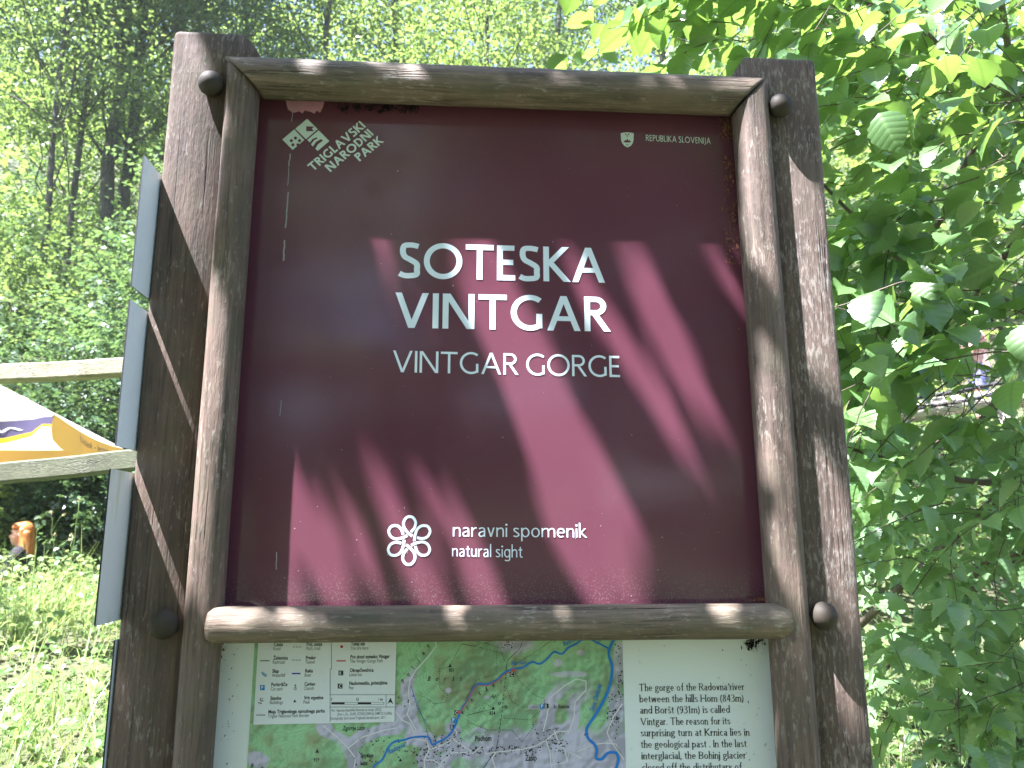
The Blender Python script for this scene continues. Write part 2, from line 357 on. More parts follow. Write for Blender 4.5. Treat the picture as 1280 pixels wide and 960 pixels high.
        if serif or con:
            G = rb(arc(.21, .44, .19-h*.6, .21-h*.6, 0, 350, 26), True)+rb(spl([(.13, .27), (.07, .18), (.13, .09), (.30, .05), (.43, -.04), (.40, -.19), (.22, -.26), (.06, -.19), (.05, -.07), (.16, .05)]))+rect(.33, .47, .58, .58+tw); A = .46
        else:
            G = rb(arc(.24, X/2, .24-h, X/2+.015-h, 0, 350, 30), True)+rb(spl([(.48-h, X), (.48-h, -.05), (.40, -.22), (.22, -.27), (.06, -.22)])); A = .48
    elif ch == 'a':
        G = rb(spl([(.05, X-.1), (.18, X-h+.01), (.32, X-.07), (.40-h, X-.24), (.40-h, 0)]))+rb(spl([(.40-h, .37), (.22, .36), (.08, .27), (h+.01, .15), (.12, h-.01), (.25, .05), (.40-h, .17)])); A = .42
        if serif: G += rect(.40-w, .46, 0, .045)
    elif ch == 's': G = rb(spl([(.33, X-.09), (.2, X-h), (.09, X-.07), (.07, X-.19), (.18, X*.54), (.31, .24), (.33, .13), (.2, h-.01), (.03, .08)])); A = .37
    elif ch == '8': G = rb(arc(.24, .73, .2-h, .26-h, 0, 350, 24), True)+rb(arc(.24, .26, .24-h, .27-h, 0, 350, 24), True); A = .48
    elif ch == '4': G = stem(.34, 0, .98, (0, 0))+diag(.30, .98, .05, .3, tw)+rect(.0, .46, .24, .24+tw); A = .47
    elif ch == '3': G = rb(spl([(.04, .88), (.2, 1-h), (.38, .88), (.36, .65), (.2, .54), (.38, .42), (.42, .22), (.3, .04), (.13, .02), (.0, .1)])); A = .46
    elif ch == '9': G = rb(arc(.24, .68, .24-h, .31-h, 0, 350, 24), True)+rb(spl([(.48-h, .7), (.45-h, .35), (.3, .1), (.12, 0)])); A = .48
    elif ch == '1': G = stem(.18, 0, 1, (1, 0))+diag(.18, 1, .03, .84, tw*.8); A = .32
    elif ch == '(': G = rb(arc(.42, .38, .34, .68, 125, 235, 12)); A = .24
    elif ch == ')': G = rb(arc(-.18, .38, .34, .68, -55, 55, 12)); A = .24
    elif ch in '.,':
        G = [[(h+.07*cos(2*pi*k/10), .06+.07*sin(2*pi*k/10)) for k in range(10)]]; A = .14
        if ch == ',': G += diag(h+.04, .06, h-.05, -.16, w*.7)
    elif ch == 'š':
        G, A = glyph('s', w, serif, con); G = G+diag(.17, .76, .06, .92, tw)+diag(.17, .76, .28, .92, tw)
    else: raise ValueError(ch)
    return G, A
def text_polys(s, w, track=.12, serif=0.0, con=0.0, space=.30):
    x = 0.0; out = []; last = 0
    for ch in s:
        if ch == ' ': x += space; continue
        g, a = glyph(ch, w, serif, con)
        out += [[(p[0]+x, p[1]) for p in q] for q in g]; last = x+a; x += a+track
    return out, last
LY = [0.0]
def polys_mesh(name, polys, mat, Y, xf=lambda p: p):
    """flat print facing the viewer; every stroke a hair above the one before"""
    V = []; Fc = []
    for k, q in enumerate(polys):
        y = Y-(k % 40)*4e-6
        n = len(V); pts = [xf(p) for p in q]
        a = sum(pts[i][0]*pts[(i+1) % len(pts)][1]-pts[(i+1) % len(pts)][0]*pts[i][1] for i in range(len(pts)))
        if a < 0: pts = pts[::-1]
        V += [(p[0], y, p[1]) for p in pts]; Fc.append(tuple(range(n, n+len(pts))))
    return mesh(name, V, Fc, mat)
def line_text(s, mat, box_px, w, Y, track=.12, serif=0, con=0, space=.3, name='lettering'):
    """box_px = (x0, baseline_y0, x1, baseline_y1, cap height px): the baseline's ends as they lie on the board"""
    x0, y0, x1, y1, hpx = box_px
    a = np.array(bpt(x0, y0, Y)); b_ = np.array(bpt(x1, y1, Y)); hh = abs(bpt(x0, y0-hpx, Y)[1]-a[1])
    polys, wd = text_polys(s, w, track, serif, con, space); d = b_-a
    return [[(a[0]+p[0]/wd*d[0], a[1]+p[0]/wd*d[1]+p[1]*hh) for p in q] for q in polys]
_font_cache = {}
def font_mesh(s, size=1.0, shear=0.0, bold=0.0):
    cu_ = bpy.data.curves.new('txt', 'FONT'); cu_.body = s; cu_.size = size; cu_.shear = shear; cu_.resolution_u = 3; cu_.offset = bold
    ob = bpy.data.objects.new('txt', cu_); COL.objects.link(ob)
    dg = bpy.context.evaluated_depsgraph_get(); me = bpy.data.meshes.new_from_object(ob.evaluated_get(dg))
    V = np.array([v.co[:2] for v in me.vertices]).reshape(-1, 2); Fc = [tuple(p.vertices) for p in me.polygons]
    bpy.data.objects.remove(ob); bpy.data.curves.remove(cu_); bpy.data.meshes.remove(me)
    return V, Fc
CAPH = font_mesh('H')[0][:, 1].max()
class Print:                                # collects font text and polygons for one printed layer
    def __init__(s, bold=.012): s.V = []; s.F = []; s.k = 0; s.bold = bold
    def text(s, txt, px, py, hpx, Y, wscale=.72, ang=0.0, shear=0.0, align='l', wpx=None):
        V, Fc = font_mesh(txt, 1.0, shear, s.bold)
        if not len(V): return
        a = np.array(bpt(px, py, Y)); hh = abs(bpt(px, py-hpx, Y)[1]-a[1])/CAPH
        x0, x1 = V[:, 0].min(), V[:, 0].max()
        if wpx: ws = abs(bpt(px+wpx, py, Y)[0]-a[0])/((x1-x0)*hh)
        else: ws = wscale
        X = (V[:, 0]-(x0 if align == 'l' else (x0+x1)/2))*ws*hh; Z = V[:, 1]*hh
        n = len(s.V)
        s.V += [(a[0]+x*cos(ang)-z*sin(ang), Y, a[1]+x*sin(ang)+z*cos(ang)) for x, z in zip(X, Z)]
        s.F += [tuple(i+n for i in f) for f in Fc]
    def poly(s, pts_px, Y):
        n = len(s.V); s.k += 1; y = Y-(s.k % 30)*4e-6
        s.V += [(*(lambda q: (q[0], y, q[1]))(bpt(p[0], p[1], Y)),) for p in pts_px]; s.F.append(tuple(range(n, n+len(pts_px))))
    def line(s, pts_px, wpx, Y, dash=None):
        P = [np.array(p, float) for p in pts_px]
        if dash:
            out = []; on, off = dash; cur = 0.0
            for a, b_ in zip(P[:-1], P[1:]):
                L = np.linalg.norm(b_-a); tt = 0.0
                while tt < L:
                    ph = cur % (on+off); 
                    step = (on-ph) if ph < on else (on+off-ph)
                    step = min(step, L-tt)+1e-6
                    if ph < on: out.append((a+(b_-a)*tt/L, a+(b_-a)*min(1, (tt+step)/L)))
                    tt += step; cur += step
            for a, b_ in out:
                for q in ribbon([a, b_], wpx): s.poly(q, Y)
        else:
            for q in ribbon(P, wpx): s.poly(q, Y)
    def make(s, name, mat, parent):
        return put(name, mesh(name, s.V, s.F, mat), parent)

# ------------------------------------------------------------------ information board
board = thing('information_board', 'tall brown timber information board with burgundy title panel and map, between two thick posts', 'sign', (.45, .07, 0))
def post(x0, x1, top, depth, cham, mat, name='post', notch=(0, 0)):
    """thick post; (left, right) top corner cuts, eased long edges"""
    bm = bmesh.new(); cl, cr_ = cham
    out = [(x0, -.2), (x1, -.2), (x1, top-cr_[1]), (x1-cr_[0]*.35, top-cr_[1]*.45), (x1-cr_[0], top)]
    out += [(x0+cl[0], top), (x0+cl[0]*.3, top-cl[1]*.3), (x0, top-cl[1])]
    zs = [-.2, .5, .9, 1.2]+[1.2+.05*k for k in range(1, int((top-1.25)/.05))]
    # build as a loft of rounded rectangles so that the faces can wander a little
    r = .010; prof = []
    for (cx, cy, a0) in ((x1-r, r, -90), (x1-r, depth-r, 0), (x0+r, depth-r, 90), (x0+r, r, 180)):
        for k in range(4): prof.append((cx+r*cos(radians(a0+30*k)), cy+r*sin(radians(a0+30*k))))
    rings = []
    def clampx(x, z):
        kn = min(1, max(0, (ZB+.955-z)/.012)); lo, hi = x0+notch[0]*kn, x1-notch[1]*kn     # rebate for the panels
        if z > top-cl[1]: lo = x0+cl[0]*(1-math.sqrt(max(0, 1-((z-top+cl[1])/cl[1])**2))) if cl[0] < .025 else x0+cl[0]*((z-top+cl[1])/cl[1])
        if z > top-cr_[1]: hi = x1-cr_[0]*(1-math.sqrt(max(0, 1-((z-top+cr_[1])/cr_[1])**2))) if cr_[0] < .025 else x1-cr_[0]*((z-top+cr_[1])/cr_[1])**1.15
        return min(max(x, lo), hi)
    zl = zs+[ZB+.942, ZB+.956, ZB+.95]+[top-.045+.0045*k for k in range(10)]+[top-.0012, top]
    for z in sorted(set(zl)):
        inset = .0045 if z >= top-1e-6 else (.001 if z > top-.002 else 0)
        ring = []
        for (x, y) in prof:
            xx = clampx(x, z)+.0012*sin(z*9+x*40); yy = y
            ring.append(bm.verts.new((xx+inset*(1 if xx < (x0+x1)/2 else -1), yy+inset*(1 if y < depth/2 else -1), z)))
        rings.append(ring)
    for a, b_ in zip(rings[:-1], rings[1:]):
        for k in range(16): bm.faces.new((a[k], a[(k+1) % 16], b_[(k+1) % 16], b_[k]))
    bm.faces.new(rings[-1]); bm.faces.new(rings[0][::-1])
    me = bm_mesh(name, bm, mat, True)
    for p in me.polygons:
        if abs(p.normal.z) > .6: p.use_smooth = False
    return put(name, me, board)
TOP = ZB+1.034
post(-.163, .002, TOP, .15, ((.016, .016), (.036, .052)), M['post'], notch=(0, .015))
post(.887, 1.072, TOP, .15, ((.040, .060), (.012, .012)), M['post2'], notch=(.032, 0))

def log(p0, p1, r, axis, cut0=None, cut1=None, sides=28, seed=0, bevel=.006, n=60, flat=0.0):
    """worn round rail along X or Z; cut: mitre shift per unit of cross coordinate (adds to the length coordinate)"""
    rg = np.random.default_rng(seed); ph = rg.uniform(0, 6, 8)
    V = []; Fc = []
    L = np.linspace(0, 1, n); L = np.concatenate([[0], [bevel/abs(p1[0]-p0[0]+p1[2]-p0[2])], L[1:-1], [1-bevel/abs(p1[0]-p0[0]+p1[2]-p0[2])], [1]])
    L.sort(); N = len(L)
    for i, u in enumerate(L):
        base = np.array(p0)*(1-u)+np.array(p1)*u
        shr = (.985 if (cut0 if i == 0 else cut1) else .86) if i in (0, N-1) else 1.0
        for s in range(sides):
            a = 2*pi*s/sides
            rr = r*shr*(1+.022*sin(3*a+ph[0]+u*2)+.012*sin(7*a+ph[1]-u*3)+.005*sin(u*9+ph[2]+a)+.006*sin(u*37+ph[3]))
            c_, d_ = rr*cos(a), rr*sin(a)          # c_: across in the board plane, d_: depth
            d_ = min(max(d_, -r*(1-flat)), r*.9)
            sh = 0
            if cut0: sh += cut0*c_*max(0, 1-u*8)
            if cut1: sh += cut1*c_*max(0, 1-(1-u)*8)
            V.append((base[0]+sh, base[1]+d_, base[2]+c_) if axis == 'X' else (base[0]+c_, base[1]+d_, base[2]+sh))
    for i in range(N-1):
        for s in range(sides):
            a = i*sides+s; b_ = i*sides+(s+1) % sides; Fc.append((a, b_, b_+sides, a+sides))
    Fc.append(tuple(range(sides))[::-1]); Fc.append(tuple(range((N-1)*sides, N*sides)))
    return V, Fc
def rail(name, lg, mat): return put(name, mesh(name, *lg, mat, smooth=True), board)
RT = .0365; zt = ZB+.9415
rail('side_rail', log((-.0335, -.001, .55), (-.0285, 0, zt), .0298, 'Z', cut1=-1.0, seed=3, flat=.06), M['rail_v'])
rail('side_rail', log((.946, -.001, .55), (.9325, 0, zt+.002), .0345, 'Z', cut1=1.0, seed=5, flat=.06), M['rail_v'])
rail('top_rail', log((-.0275, 0, zt), (.928, 0, zt+.004), RT, 'X', cut0=-1.0, cut1=1.0, seed=8), M['rail_h'])
rail('cross_rail', log((-.0175, -.012, ZB-.0295), (.934, -.012, ZB-.031), .0285, 'X', seed=12, bevel=.008), M['rail_h'])
rail('cross_rail', log((-.0175, -.012, ZB-.80), (.934, -.012, ZB-.80), .0285, 'X', seed=13, bevel=.008), M['rail_h'])
put('batten', mesh('batten', *box(-.0125, .918, .004, .0338, ZB-.05, ZB-.008), M['rail_h']), board)  # unseen strip added to stop sun slipping behind the cross rail
def knob(x, z):
    bm = bmesh.new(); bmesh.ops.create_uvsphere(bm, u_segments=24, v_segments=14, radius=.0235)
    for v in bm.verts:
        v.co.y *= .95
        if v.co.y > 0: v.co.x *= .9; v.co.z *= .9
        v.co += Vector((x, -.014, z))
    me = bm_mesh('bolt_cap', bm, M['knob'], True); put('bolt_cap', me, board)
for x, z in ((-.081, .919), (.986, .921), (-.086, -.027), (.996, -.024)): knob(x, ZB+z)

# title panel: glossy burgundy sheet
m, t, b, o = newmat('burgundy_panel'); tc = t.nodes.new('ShaderNodeTexCoord'); ob = tc.outputs['Object']
c = mixc(t, ramp(t, noise(t, ob, 3.0, 4), [(.35, (0, 0, 0)), (.7, (1, 1, 1))]), (.118, .037, .056), (.134, .043, .064))
sp = t.nodes.new('ShaderNodeSeparateXYZ'); t.links.new(ob, sp.inputs[0])
dirt = noise(t, ob, 120, 4, .7); specks = noise(t, ob, 420, 2, .5)
mr = t.nodes.new('ShaderNodeMapRange'); mr.inputs['From Min'].default_value = ZB; mr.inputs['From Max'].default_value = ZB+.07; mr.inputs['To Min'].default_value = .6; mr.inputs['To Max'].default_value = .0
t.links.new(sp.outputs['Z'], mr.inputs['Value'])
dm = t.nodes.new('ShaderNodeMath'); dm.operation = 'MULTIPLY'; t.links.new(mr.outputs[0], dm.inputs[0])
t.links.new(ramp(t, specks, [(.56, (0, 0, 0)), (.66, (1, 1, 1))]), dm.inputs[1])
c = mixc(t, dm.outputs[0], c, (.22, .17, .15))
c = mixc(t, ramp(t, noise(t, ob, 260, 2, .4), [(.75, (0, 0, 0)), (.79, (.6, .6, .6))]), c, (.40, .33, .33))
t.links.new(c, b.inputs['Base Color']); b.inputs['Specular IOR Level'].default_value = .75
t.links.new(ramp(t, noise(t, ob, 5, 5), [(.3, (.09, .09, .09)), (.7, (.14, .14, .14))]), b.inputs['Roughness'])
bp = t.nodes.new('ShaderNodeBump'); bp.inputs['Strength'].default_value = .05; bp.inputs['Distance'].default_value = .002
t.links.new(noise(t, ob, 40, 4), bp.inputs['Height']); t.links.new(bp.outputs['Normal'], b.inputs['Normal'])
M['burgundy'] = m
PY = .035; TY = PY-.0006
def slab(x0, x1, z0, z1, y, th=.004): return box(x0, x1, y, y+th, z0, z1)
panel = put('title_panel', mesh('title_panel', *slab(-.0125, .918, ZB-.035, ZB+.95, PY), M['burgundy']), board)
put('backing_board', mesh('backing_board', *box(-.0125, .918, .06, .075, .62, ZB+.94), M['post']), board)
def letters(name, polys, mat, parent, Y=TY): return put(name, polys_mesh(name, polys, mat, Y), parent)
M['title_ink'] = plain('title_white', (.78, .85, .92), .3, .5)
def pxline(s, x0, x1, y0, y1, h, w, **k): return line_text(s, None, (x0, y0, x1, y1, h), w, TY, **k)
title = pxline('SOTESKA', 498, 756.5, 347, 353.5, 44, .15, track=.085)+pxline('VINTGAR', 493, 761, 409.5, 414.5, 44, .15, track=.10)
letters('title_lettering', title, M['title_ink'], panel)
letters('subtitle_lettering', pxline('VINTGAR GORGE', 490.5, 775.5, 465, 471.5, 27, .105, track=.10, space=.27), M['title_ink'], panel)
letters('caption_lettering', pxline('naravni spomenik', 566, 733, 670.5, 672, 17.5, .085, track=.10, space=.24)+pxline('natural sight', 565, 653, 695.5, 697, 15.5, .09, track=.10, space=.24), M['title_ink'], panel)
letters('state_lettering', pxline('REPUBLIKA SLOVENIJA', 807.5, 888.5, 176, 180, 7.6, .125, track=.15, space=.28), M['logo'], panel)
# park emblem and name, set on a slope
def rot_line(s, p0, p1, hpx, w, track=.1):
    a = np.array(bpt(*p0, TY)); b_ = np.array(bpt(*p1, TY)); d = b_-a; L = np.linalg.norm(d); d /= L; nn = np.array([-d[1], d[0]])
    polys, wd = text_polys(s, w, track); hh = hpx*np.linalg.norm(np.array(bpt(400, 200, TY))-np.array(bpt(401, 200, TY)))
    return [[tuple(a+d*(p[0]/wd*L)+nn*p[1]*hh) for p in q] for q in polys]
park = rot_line('TRIGLAVSKI', (391.5, 214.5), (457.5, 158.5), 11.8, .19)+rot_line('NARODNI', (413.3, 215.3), (467.5, 168.3), 11.8, .19)+rot_line('PARK', (449.8, 202), (479.8, 177.5), 11.8, .19)
letters('park_lettering', park, M['logo'], panel)
def P2(pts, Y=TY): return [bpt(x, y, Y) for x, y in pts]
def z8(pts): return [(340+x/8.533, 140+y/8.533) for x, y in pts]
sq = [z8([(110, 293), (237, 185), (345, 298), (220, 405)]), z8([(248, 178), (375, 72), (488, 183), (362, 290)]),
      z8([(375, 298), (498, 195), (612, 310), (488, 415), (462, 392), (490, 345), (545, 305), (520, 288), (468, 320), (437, 368), (415, 345), (450, 300), (490, 280), (470, 270), (430, 290), (405, 325)])]
park_emblem = letters('park_emblem', [P2(q) for q in sq], M['logo'], panel)
dark = [z8([(365, 152), (450, 156), (425, 178), (448, 205), (365, 205)])]
for k in range(5):
    cx, cy = 250+46*cos(radians(-90+72*k)), 318+40*sin(radians(-90+72*k))
    dark.append(z8([(cx+17*cos(2*pi*j/12), cy+17*sin(2*pi*j/12)) for j in range(12)]))
put('emblem_mark', polys_mesh('emblem_mark', [P2(q, TY-.0002) for q in dark], M['burgundy'], TY-.0003), park_emblem)
# state shield
sh = lambda pts: [(760+x/9.143, 155+y/9.143) for x, y in pts]
crest = letters('state_crest', [P2(sh([(145, 105), (180, 98), (218, 94), (258, 98), (295, 105), (292, 180), (284, 215), (262, 248), (225, 268), (186, 248), (160, 215), (150, 180)]))], M['logo'], panel)
cm = [sh([(175, 205), (196, 183), (207, 190), (219, 165), (232, 190), (243, 183), (265, 206), (240, 212), (200, 212)]), sh([(200, 230), (222, 238), (245, 230), (222, 248)])]
for cx, cy in ((203, 118), (236, 118), (220, 137)): cm.append(sh([(cx+9*cos(2*pi*k/6), cy+9*sin(2*pi*k/6)) for k in range(6)]))
put('crest_mark', polys_mesh('crest_mark', [P2(q, TY-.0002) for q in cm], M['burgundy'], TY-.0003), crest)
# six-looped flower knot
cx, cz = bpt(511.5, 675.5, TY); sc = abs(bpt(560, 675, TY)[0]-bpt(470, 675, TY)[0])/960
fl = []
for k in range(6):
    th = radians(60*k)
    pts = spl([(40, 55), (-20, 100), (-72, 165), (-80, 235), (-45, 292), (0, 306), (45, 292), (80, 235), (68, 165), (22, 108)], 5)
    pts = [((x*cos(th)+z*sin(th))*sc+cx, (-x*sin(th)+z*cos(th))*sc*1.03+cz) for x, z in pts]
    fl += ribbon(pts, 36*sc)
letters('flower_emblem', fl, M['title_ink'], panel)
# sunlight through the top rail gap painted as a pink patch, old drip mark, dirt in the right corner
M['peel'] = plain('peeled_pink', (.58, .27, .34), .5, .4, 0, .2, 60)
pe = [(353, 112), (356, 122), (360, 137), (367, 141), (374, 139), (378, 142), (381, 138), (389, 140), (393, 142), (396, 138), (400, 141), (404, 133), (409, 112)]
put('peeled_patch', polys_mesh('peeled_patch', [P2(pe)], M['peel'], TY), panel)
M['drip'] = plain('lime_drip', (.36, .34, .36), .7, .2, 0, .5, 200)
dr = []
for (x0, y0, x1, y1, w) in ((366.5, 124, 365, 152, 1.2), (363, 192, 361, 208, 2.0), (361, 209, 359.5, 232, 1.1), (360, 240, 357, 285, 2.2), (356, 300, 354, 326, 2.6), (352, 500, 350, 520, 1.2), (346, 690, 345, 712, 1.5)):
    n = 7; rr = random.Random(x0*7+y0)
    pts = [(x0+(x1-x0)*k/n+rr.uniform(-.5, .5), y0+(y1-y0)*k/n) for k in range(n+1)]
    dr += [P2(q) for q in ribbon(pts, w*.75)]
rr = random.Random(4)
for k in range(46):
    x, y = rr.uniform(330, 905), rr.choice([rr.uniform(200, 735), rr.uniform(640, 745)]); a = rr.uniform(.3, .8); e = rr.uniform(.6, 1.8)
    dr.append(P2([(x-a, y), (x, y-a*e), (x+a, y), (x, y+a*e)]))
put('drip_stain', polys_mesh('drip_stain', dr, M['drip'], TY), panel)
M['web'] = plain('brown_cobweb_dirt', (.20, .09, .05), .9, .1, 0, .5, 150)
V, Fc = [], []; rg = np.random.default_rng(5)
def clod(x, y, z, s):
    global V, Fc
    n = len(V); u = rg.normal(size=(4, 3))*s
    V += [tuple(np.array((x, y, z))+q*np.array((.7, .5, 1.2))) for q in u]; Fc += [(n, n+1, n+2), (n, n+2, n+3), (n, n+1, n+3), (n+1, n+2, n+3)]
for k in range(420):
    q = rg.random()
    if q < .45: x, z = bpt(908+rg.normal()*4, 160+rg.normal()*8)
    else:
        yy = 200+rg.random()**1.3*130; x, z = bpt(912+2.0*(yy-200)/60+rg.normal()*5, yy)
    clod(x, PY-.003+rg.normal()*.0012, z, .0013+.0018*rg.random()**2)
for k in range(160):
    x, z = bpt(955+rg.normal()*10, 753); clod(x, PY-.010-abs(rg.normal())*.01, ZB+.001, .0016)
put('cobweb_dirt', mesh('cobweb_dirt', V, Fc, M['web']), panel)
V, Fc = [], []; M['soot'] = plain('black_mould', (.015, .013, .012), .9, .1)
for k in range(330):
    c0 = (432, 447, 462, 478, 486, 505, 517)[rg.integers(0, 7)]; x, z = bpt(c0+rg.normal()*4.5, 129+c0*.012+rg.normal()*2.6); clod(x, PY-.0012, z, .0011+.0012*rg.random())
put('mould_stain', mesh('mould_stain', V, Fc, M['soot']), panel)

# ------------------------------------------------------------------ map panel
MY = .034; MPY = MY-.0006
m, t, b, o = newmat('white_sheet'); tc = t.nodes.new('ShaderNodeTexCoord'); ob = tc.outputs['Object']
c = mixc(t, ramp(t, noise(t, ob, 70, 5, .7), [(.66, (0, 0, 0)), (.72, (.5, .5, .5))]), (.76, .80, .80), (.3, .25, .2))
t.links.new(c, b.inputs['Base Color']); b.inputs['Roughness'].default_value = .28
M['sheet'] = m
xr = bpt(961.5, 800, MY)[0]
sheet = put('map_panel', mesh('map_panel', *slab(-.0125, .9178, .70, ZB-.036, MY), M['sheet']), board)
# printed relief map as a fine grid with printed ink colours
NX, NZ = 560, 250
xl0, zt0 = bpt(318.5, 800, MPY); xr0, _ = bpt(778, 800, MPY); zb0 = bpt(500, 975, MPY)[1]; zt0 = ZB-.04
gx = np.linspace(xl0, xr0, NX); gz = np.linspace(.72, zt0, NZ); gz = np.concatenate([np.linspace(.72, zb0, 200)[:-1], np.linspace(zb0, zt0, NZ)]); NZ = len(gz)
A, B = np.meshgrid(gx, gz); pp = proj(np.stack([A, np.full_like(A, MPY), B], -1)); U, Vv = pp[..., 0], pp[..., 1]
def vnoise(x, y, s, seed):
    g = np.random.default_rng(seed).random((64, 64)); x = x/s; y = y/s; xi = np.floor(x).astype(int); yi = np.floor(y).astype(int); fx = x-xi; fy = y-yi
    fx = fx*fx*(3-2*fx); fy = fy*fy*(3-2*fy); q = lambda i, j: g[(xi+i) % 64, (yi+j) % 64]
    return (q(0, 0)*(1-fx)+q(1, 0)*fx)*(1-fy)+(q(0, 1)*(1-fx)+q(1, 1)*fx)*fy
def cpx(pts, s=4.0, o=(480, 790)): return [(o[0]+x/s, o[1]+y/s) for x, y in pts]
roads = [cpx(q) for q in ([(250, 18), (262, 70), (215, 130), (160, 190), (130, 240), (122, 300), (130, 370), (115, 410), (160, 490), (135, 530), (215, 545), (225, 590), (200, 640), (205, 690)],
    [(225, 590), (300, 560), (345, 535), (380, 560), (430, 590), (440, 610), (490, 570), (510, 610), (560, 600), (620, 595), (700, 585), (760, 570), (810, 540), (860, 500), (920, 495)],
    [(810, 540), (830, 600), (835, 665), (915, 650), (905, 590), (870, 545), (850, 490)], [(795, 500), (815, 420), (830, 330), (900, 270), (960, 235), (1010, 245), (1010, 290), (955, 350), (950, 430), (920, 510)],
    [(430, 600), (340, 605), (290, 650), (270, 690)], [(560, 600), (540, 630), (560, 690)], [(835, 665), (840, 690)],
    [(915, 650), (925, 600), (990, 632), (965, 600), (1040, 565), (1100, 555), (1160, 560), (1200, 640), (1130, 540), (1115, 500), (1150, 420), (1190, 360)],
    [(60, 400), (90, 440), (130, 460), (150, 500)], [(350, 540), (365, 500), (345, 480)], [(205, 640), (250, 640), (300, 680)])]
roads += [[(260+x/3.2, 760+y/3.2) for x, y in q] for q in ([(460, 470), (520, 520), (560, 560), (590, 600), (585, 640)], [(560, 560), (620, 515), (700, 490), (750, 480)])]
hills = np.zeros_like(U)
for (x, y, sx, sy, hgt) in ((330, 175, 210, 190, 1.0), (545, 400, 190, 150, .75), (960, 170, 260, 200, .8), (480, 60, 160, 120, .5), (80, 630, 90, 90, .45), (1080, 480, 130, 160, .5), (100, 60, 140, 120, .5)):
    q = cpx([(x, y)])[0]; hills += hgt*np.exp(-((U-q[0])/(sx/4))**2-((Vv-q[1])/(sy/4))**2)
q = (395, 945); hills += .8*np.exp(-((U-q[0])/60)**2-((Vv-q[1])/36)**2)
hills += .55*np.exp(-((U-330)/35)**2-((Vv-850)/60)**2)
nz = vnoise(U, Vv, 14, 1)*.5+vnoise(U, Vv, 6, 2)*.3+vnoise(U, Vv, 28, 3)*.5
Hh = hills+.28*nz
gyv, gxv = np.gradient(Hh); shade = np.clip(1+(gxv*22-gyv*18), .76, 1.14)
green = np.array([.29, .52, .29]); lil = np.array([.50, .47, .60]); olive = np.array([.27, .33, .18])
rd = np.full_like(U, 1e9)
for r_ in roads:
    for a, b_ in zip(r_[:-1], r_[1:]):
        a = np.array(a); d = np.array(b_)-a; L2 = d@d+1e-9; tt = np.clip(((U-a[0])*d[0]+(Vv-a[1])*d[1])/L2, 0, 1)
        rd = np.minimum(rd, np.hypot(U-a[0]-tt*d[0], Vv-a[1]-tt*d[1]))
lil_f = np.clip((9+10*(nz-.6)-rd)/3, 0, 1)*np.clip((.75-hills)/.3, 0, 1)
low = np.clip((Vv-906)/12+(nz-.65)*1.5, 0, 1)*np.clip((U-560)/60, 0, 1)*np.clip((.62-hills)/.2, 0, 1); lil_f = np.maximum(lil_f, low)
lil_f = np.maximum(lil_f, np.clip(1.4-np.hypot((U-643)/26, (Vv-800)/16)**2+(nz-.6), 0, 1))
for (x, y, a_, b__) in ((870, 155, 20, 16), (930, 210, 80, 14), (985, 105, 18, 10), (1175, 140, 22, 90), (1160, 420, 40, 110), (320, 292, 12, 9), (515, 328, 14, 8), (750, 375, 26, 10), (470, 490, 30, 12)):
    q = cpx([(x, y)])[0]; lil_f = np.maximum(lil_f, np.clip((1.3-np.hypot((U-q[0])/(a_/4), (Vv-q[1])/(b__/4))+(nz-.6)*.8)*3, 0, .8))
q = (323, 950); lil_f = np.maximum(lil_f, np.clip((1.2-np.hypot((U-q[0])/12, (Vv-q[1])/9)+(nz-.6))*3, 0, 1))
gcol = green+(olive-green)*np.clip((nz[..., None]-.55)*2.2, 0, 1)
gorge = np.clip(1.2-np.hypot((U-583)/22, (Vv-846)/28), 0, 1)[..., None]; gcol = gcol*(1-.35*gorge)+np.array([.16, .17, .12])*.35*gorge
colr = gcol*(1-lil_f[..., None])+lil*lil_f[..., None]
colr = colr*shade[..., None]
ct = np.abs(((Hh*15) % 1)-.5)*2; gm = np.hypot(gxv, gyv)*15; line = np.clip(1-ct/np.maximum(gm*1.1, .06), 0, 1)*(1-lil_f*.5)
colr = colr*(1-.55*line[..., None])+np.array([.18, .16, .07])*.55*line[..., None]
gi = (np.arange(NZ-1)[:, None]*NX+np.arange(NX-1)[None, :]).ravel()
me = np_mesh('relief_map', np.stack([A, np.full_like(A, MPY), B], -1).reshape(-1, 3), np.stack([gi, gi+1, gi+NX+1, gi+NX], 1), [])
ca = me.color_attributes.new('ink', 'FLOAT_COLOR', 'POINT'); ca.data.foreach_set('color', np.concatenate([np.clip(colr, 0, 1), np.ones_like(U)[..., None]], -1).astype(np.float32).ravel())
m, t, b, o = newmat('map_print'); at = t.nodes.new('ShaderNodeAttribute'); at.attribute_name = 'ink'
t.links.new(at.outputs['Color'], b.inputs['Base Color']); b.inputs['Roughness'].default_value = .3; me.materials.append(m)
relief = put('relief_map', me, sheet)
Y1, Y2, Y3, Y4 = MPY-.0003, MPY-.0006, MPY-.0009, MPY-.0012
pr = Print()
for r_ in roads: pr.line(r_, 1.35, Y2)
pr.make('road_print', M['road'], relief)
pr = Print()
pr.line(cpx(spl([(1165, 15), (1130, 75), (1125, 120), (1140, 170), (1135, 240), (1110, 320), (1060, 410), (1015, 480), (1020, 530), (1050, 560), (1065, 590), (1060, 630), (1090, 635), (1120, 605), (1160, 605), (1172, 640), (1158, 690)], 4)), 3.4, Y3)
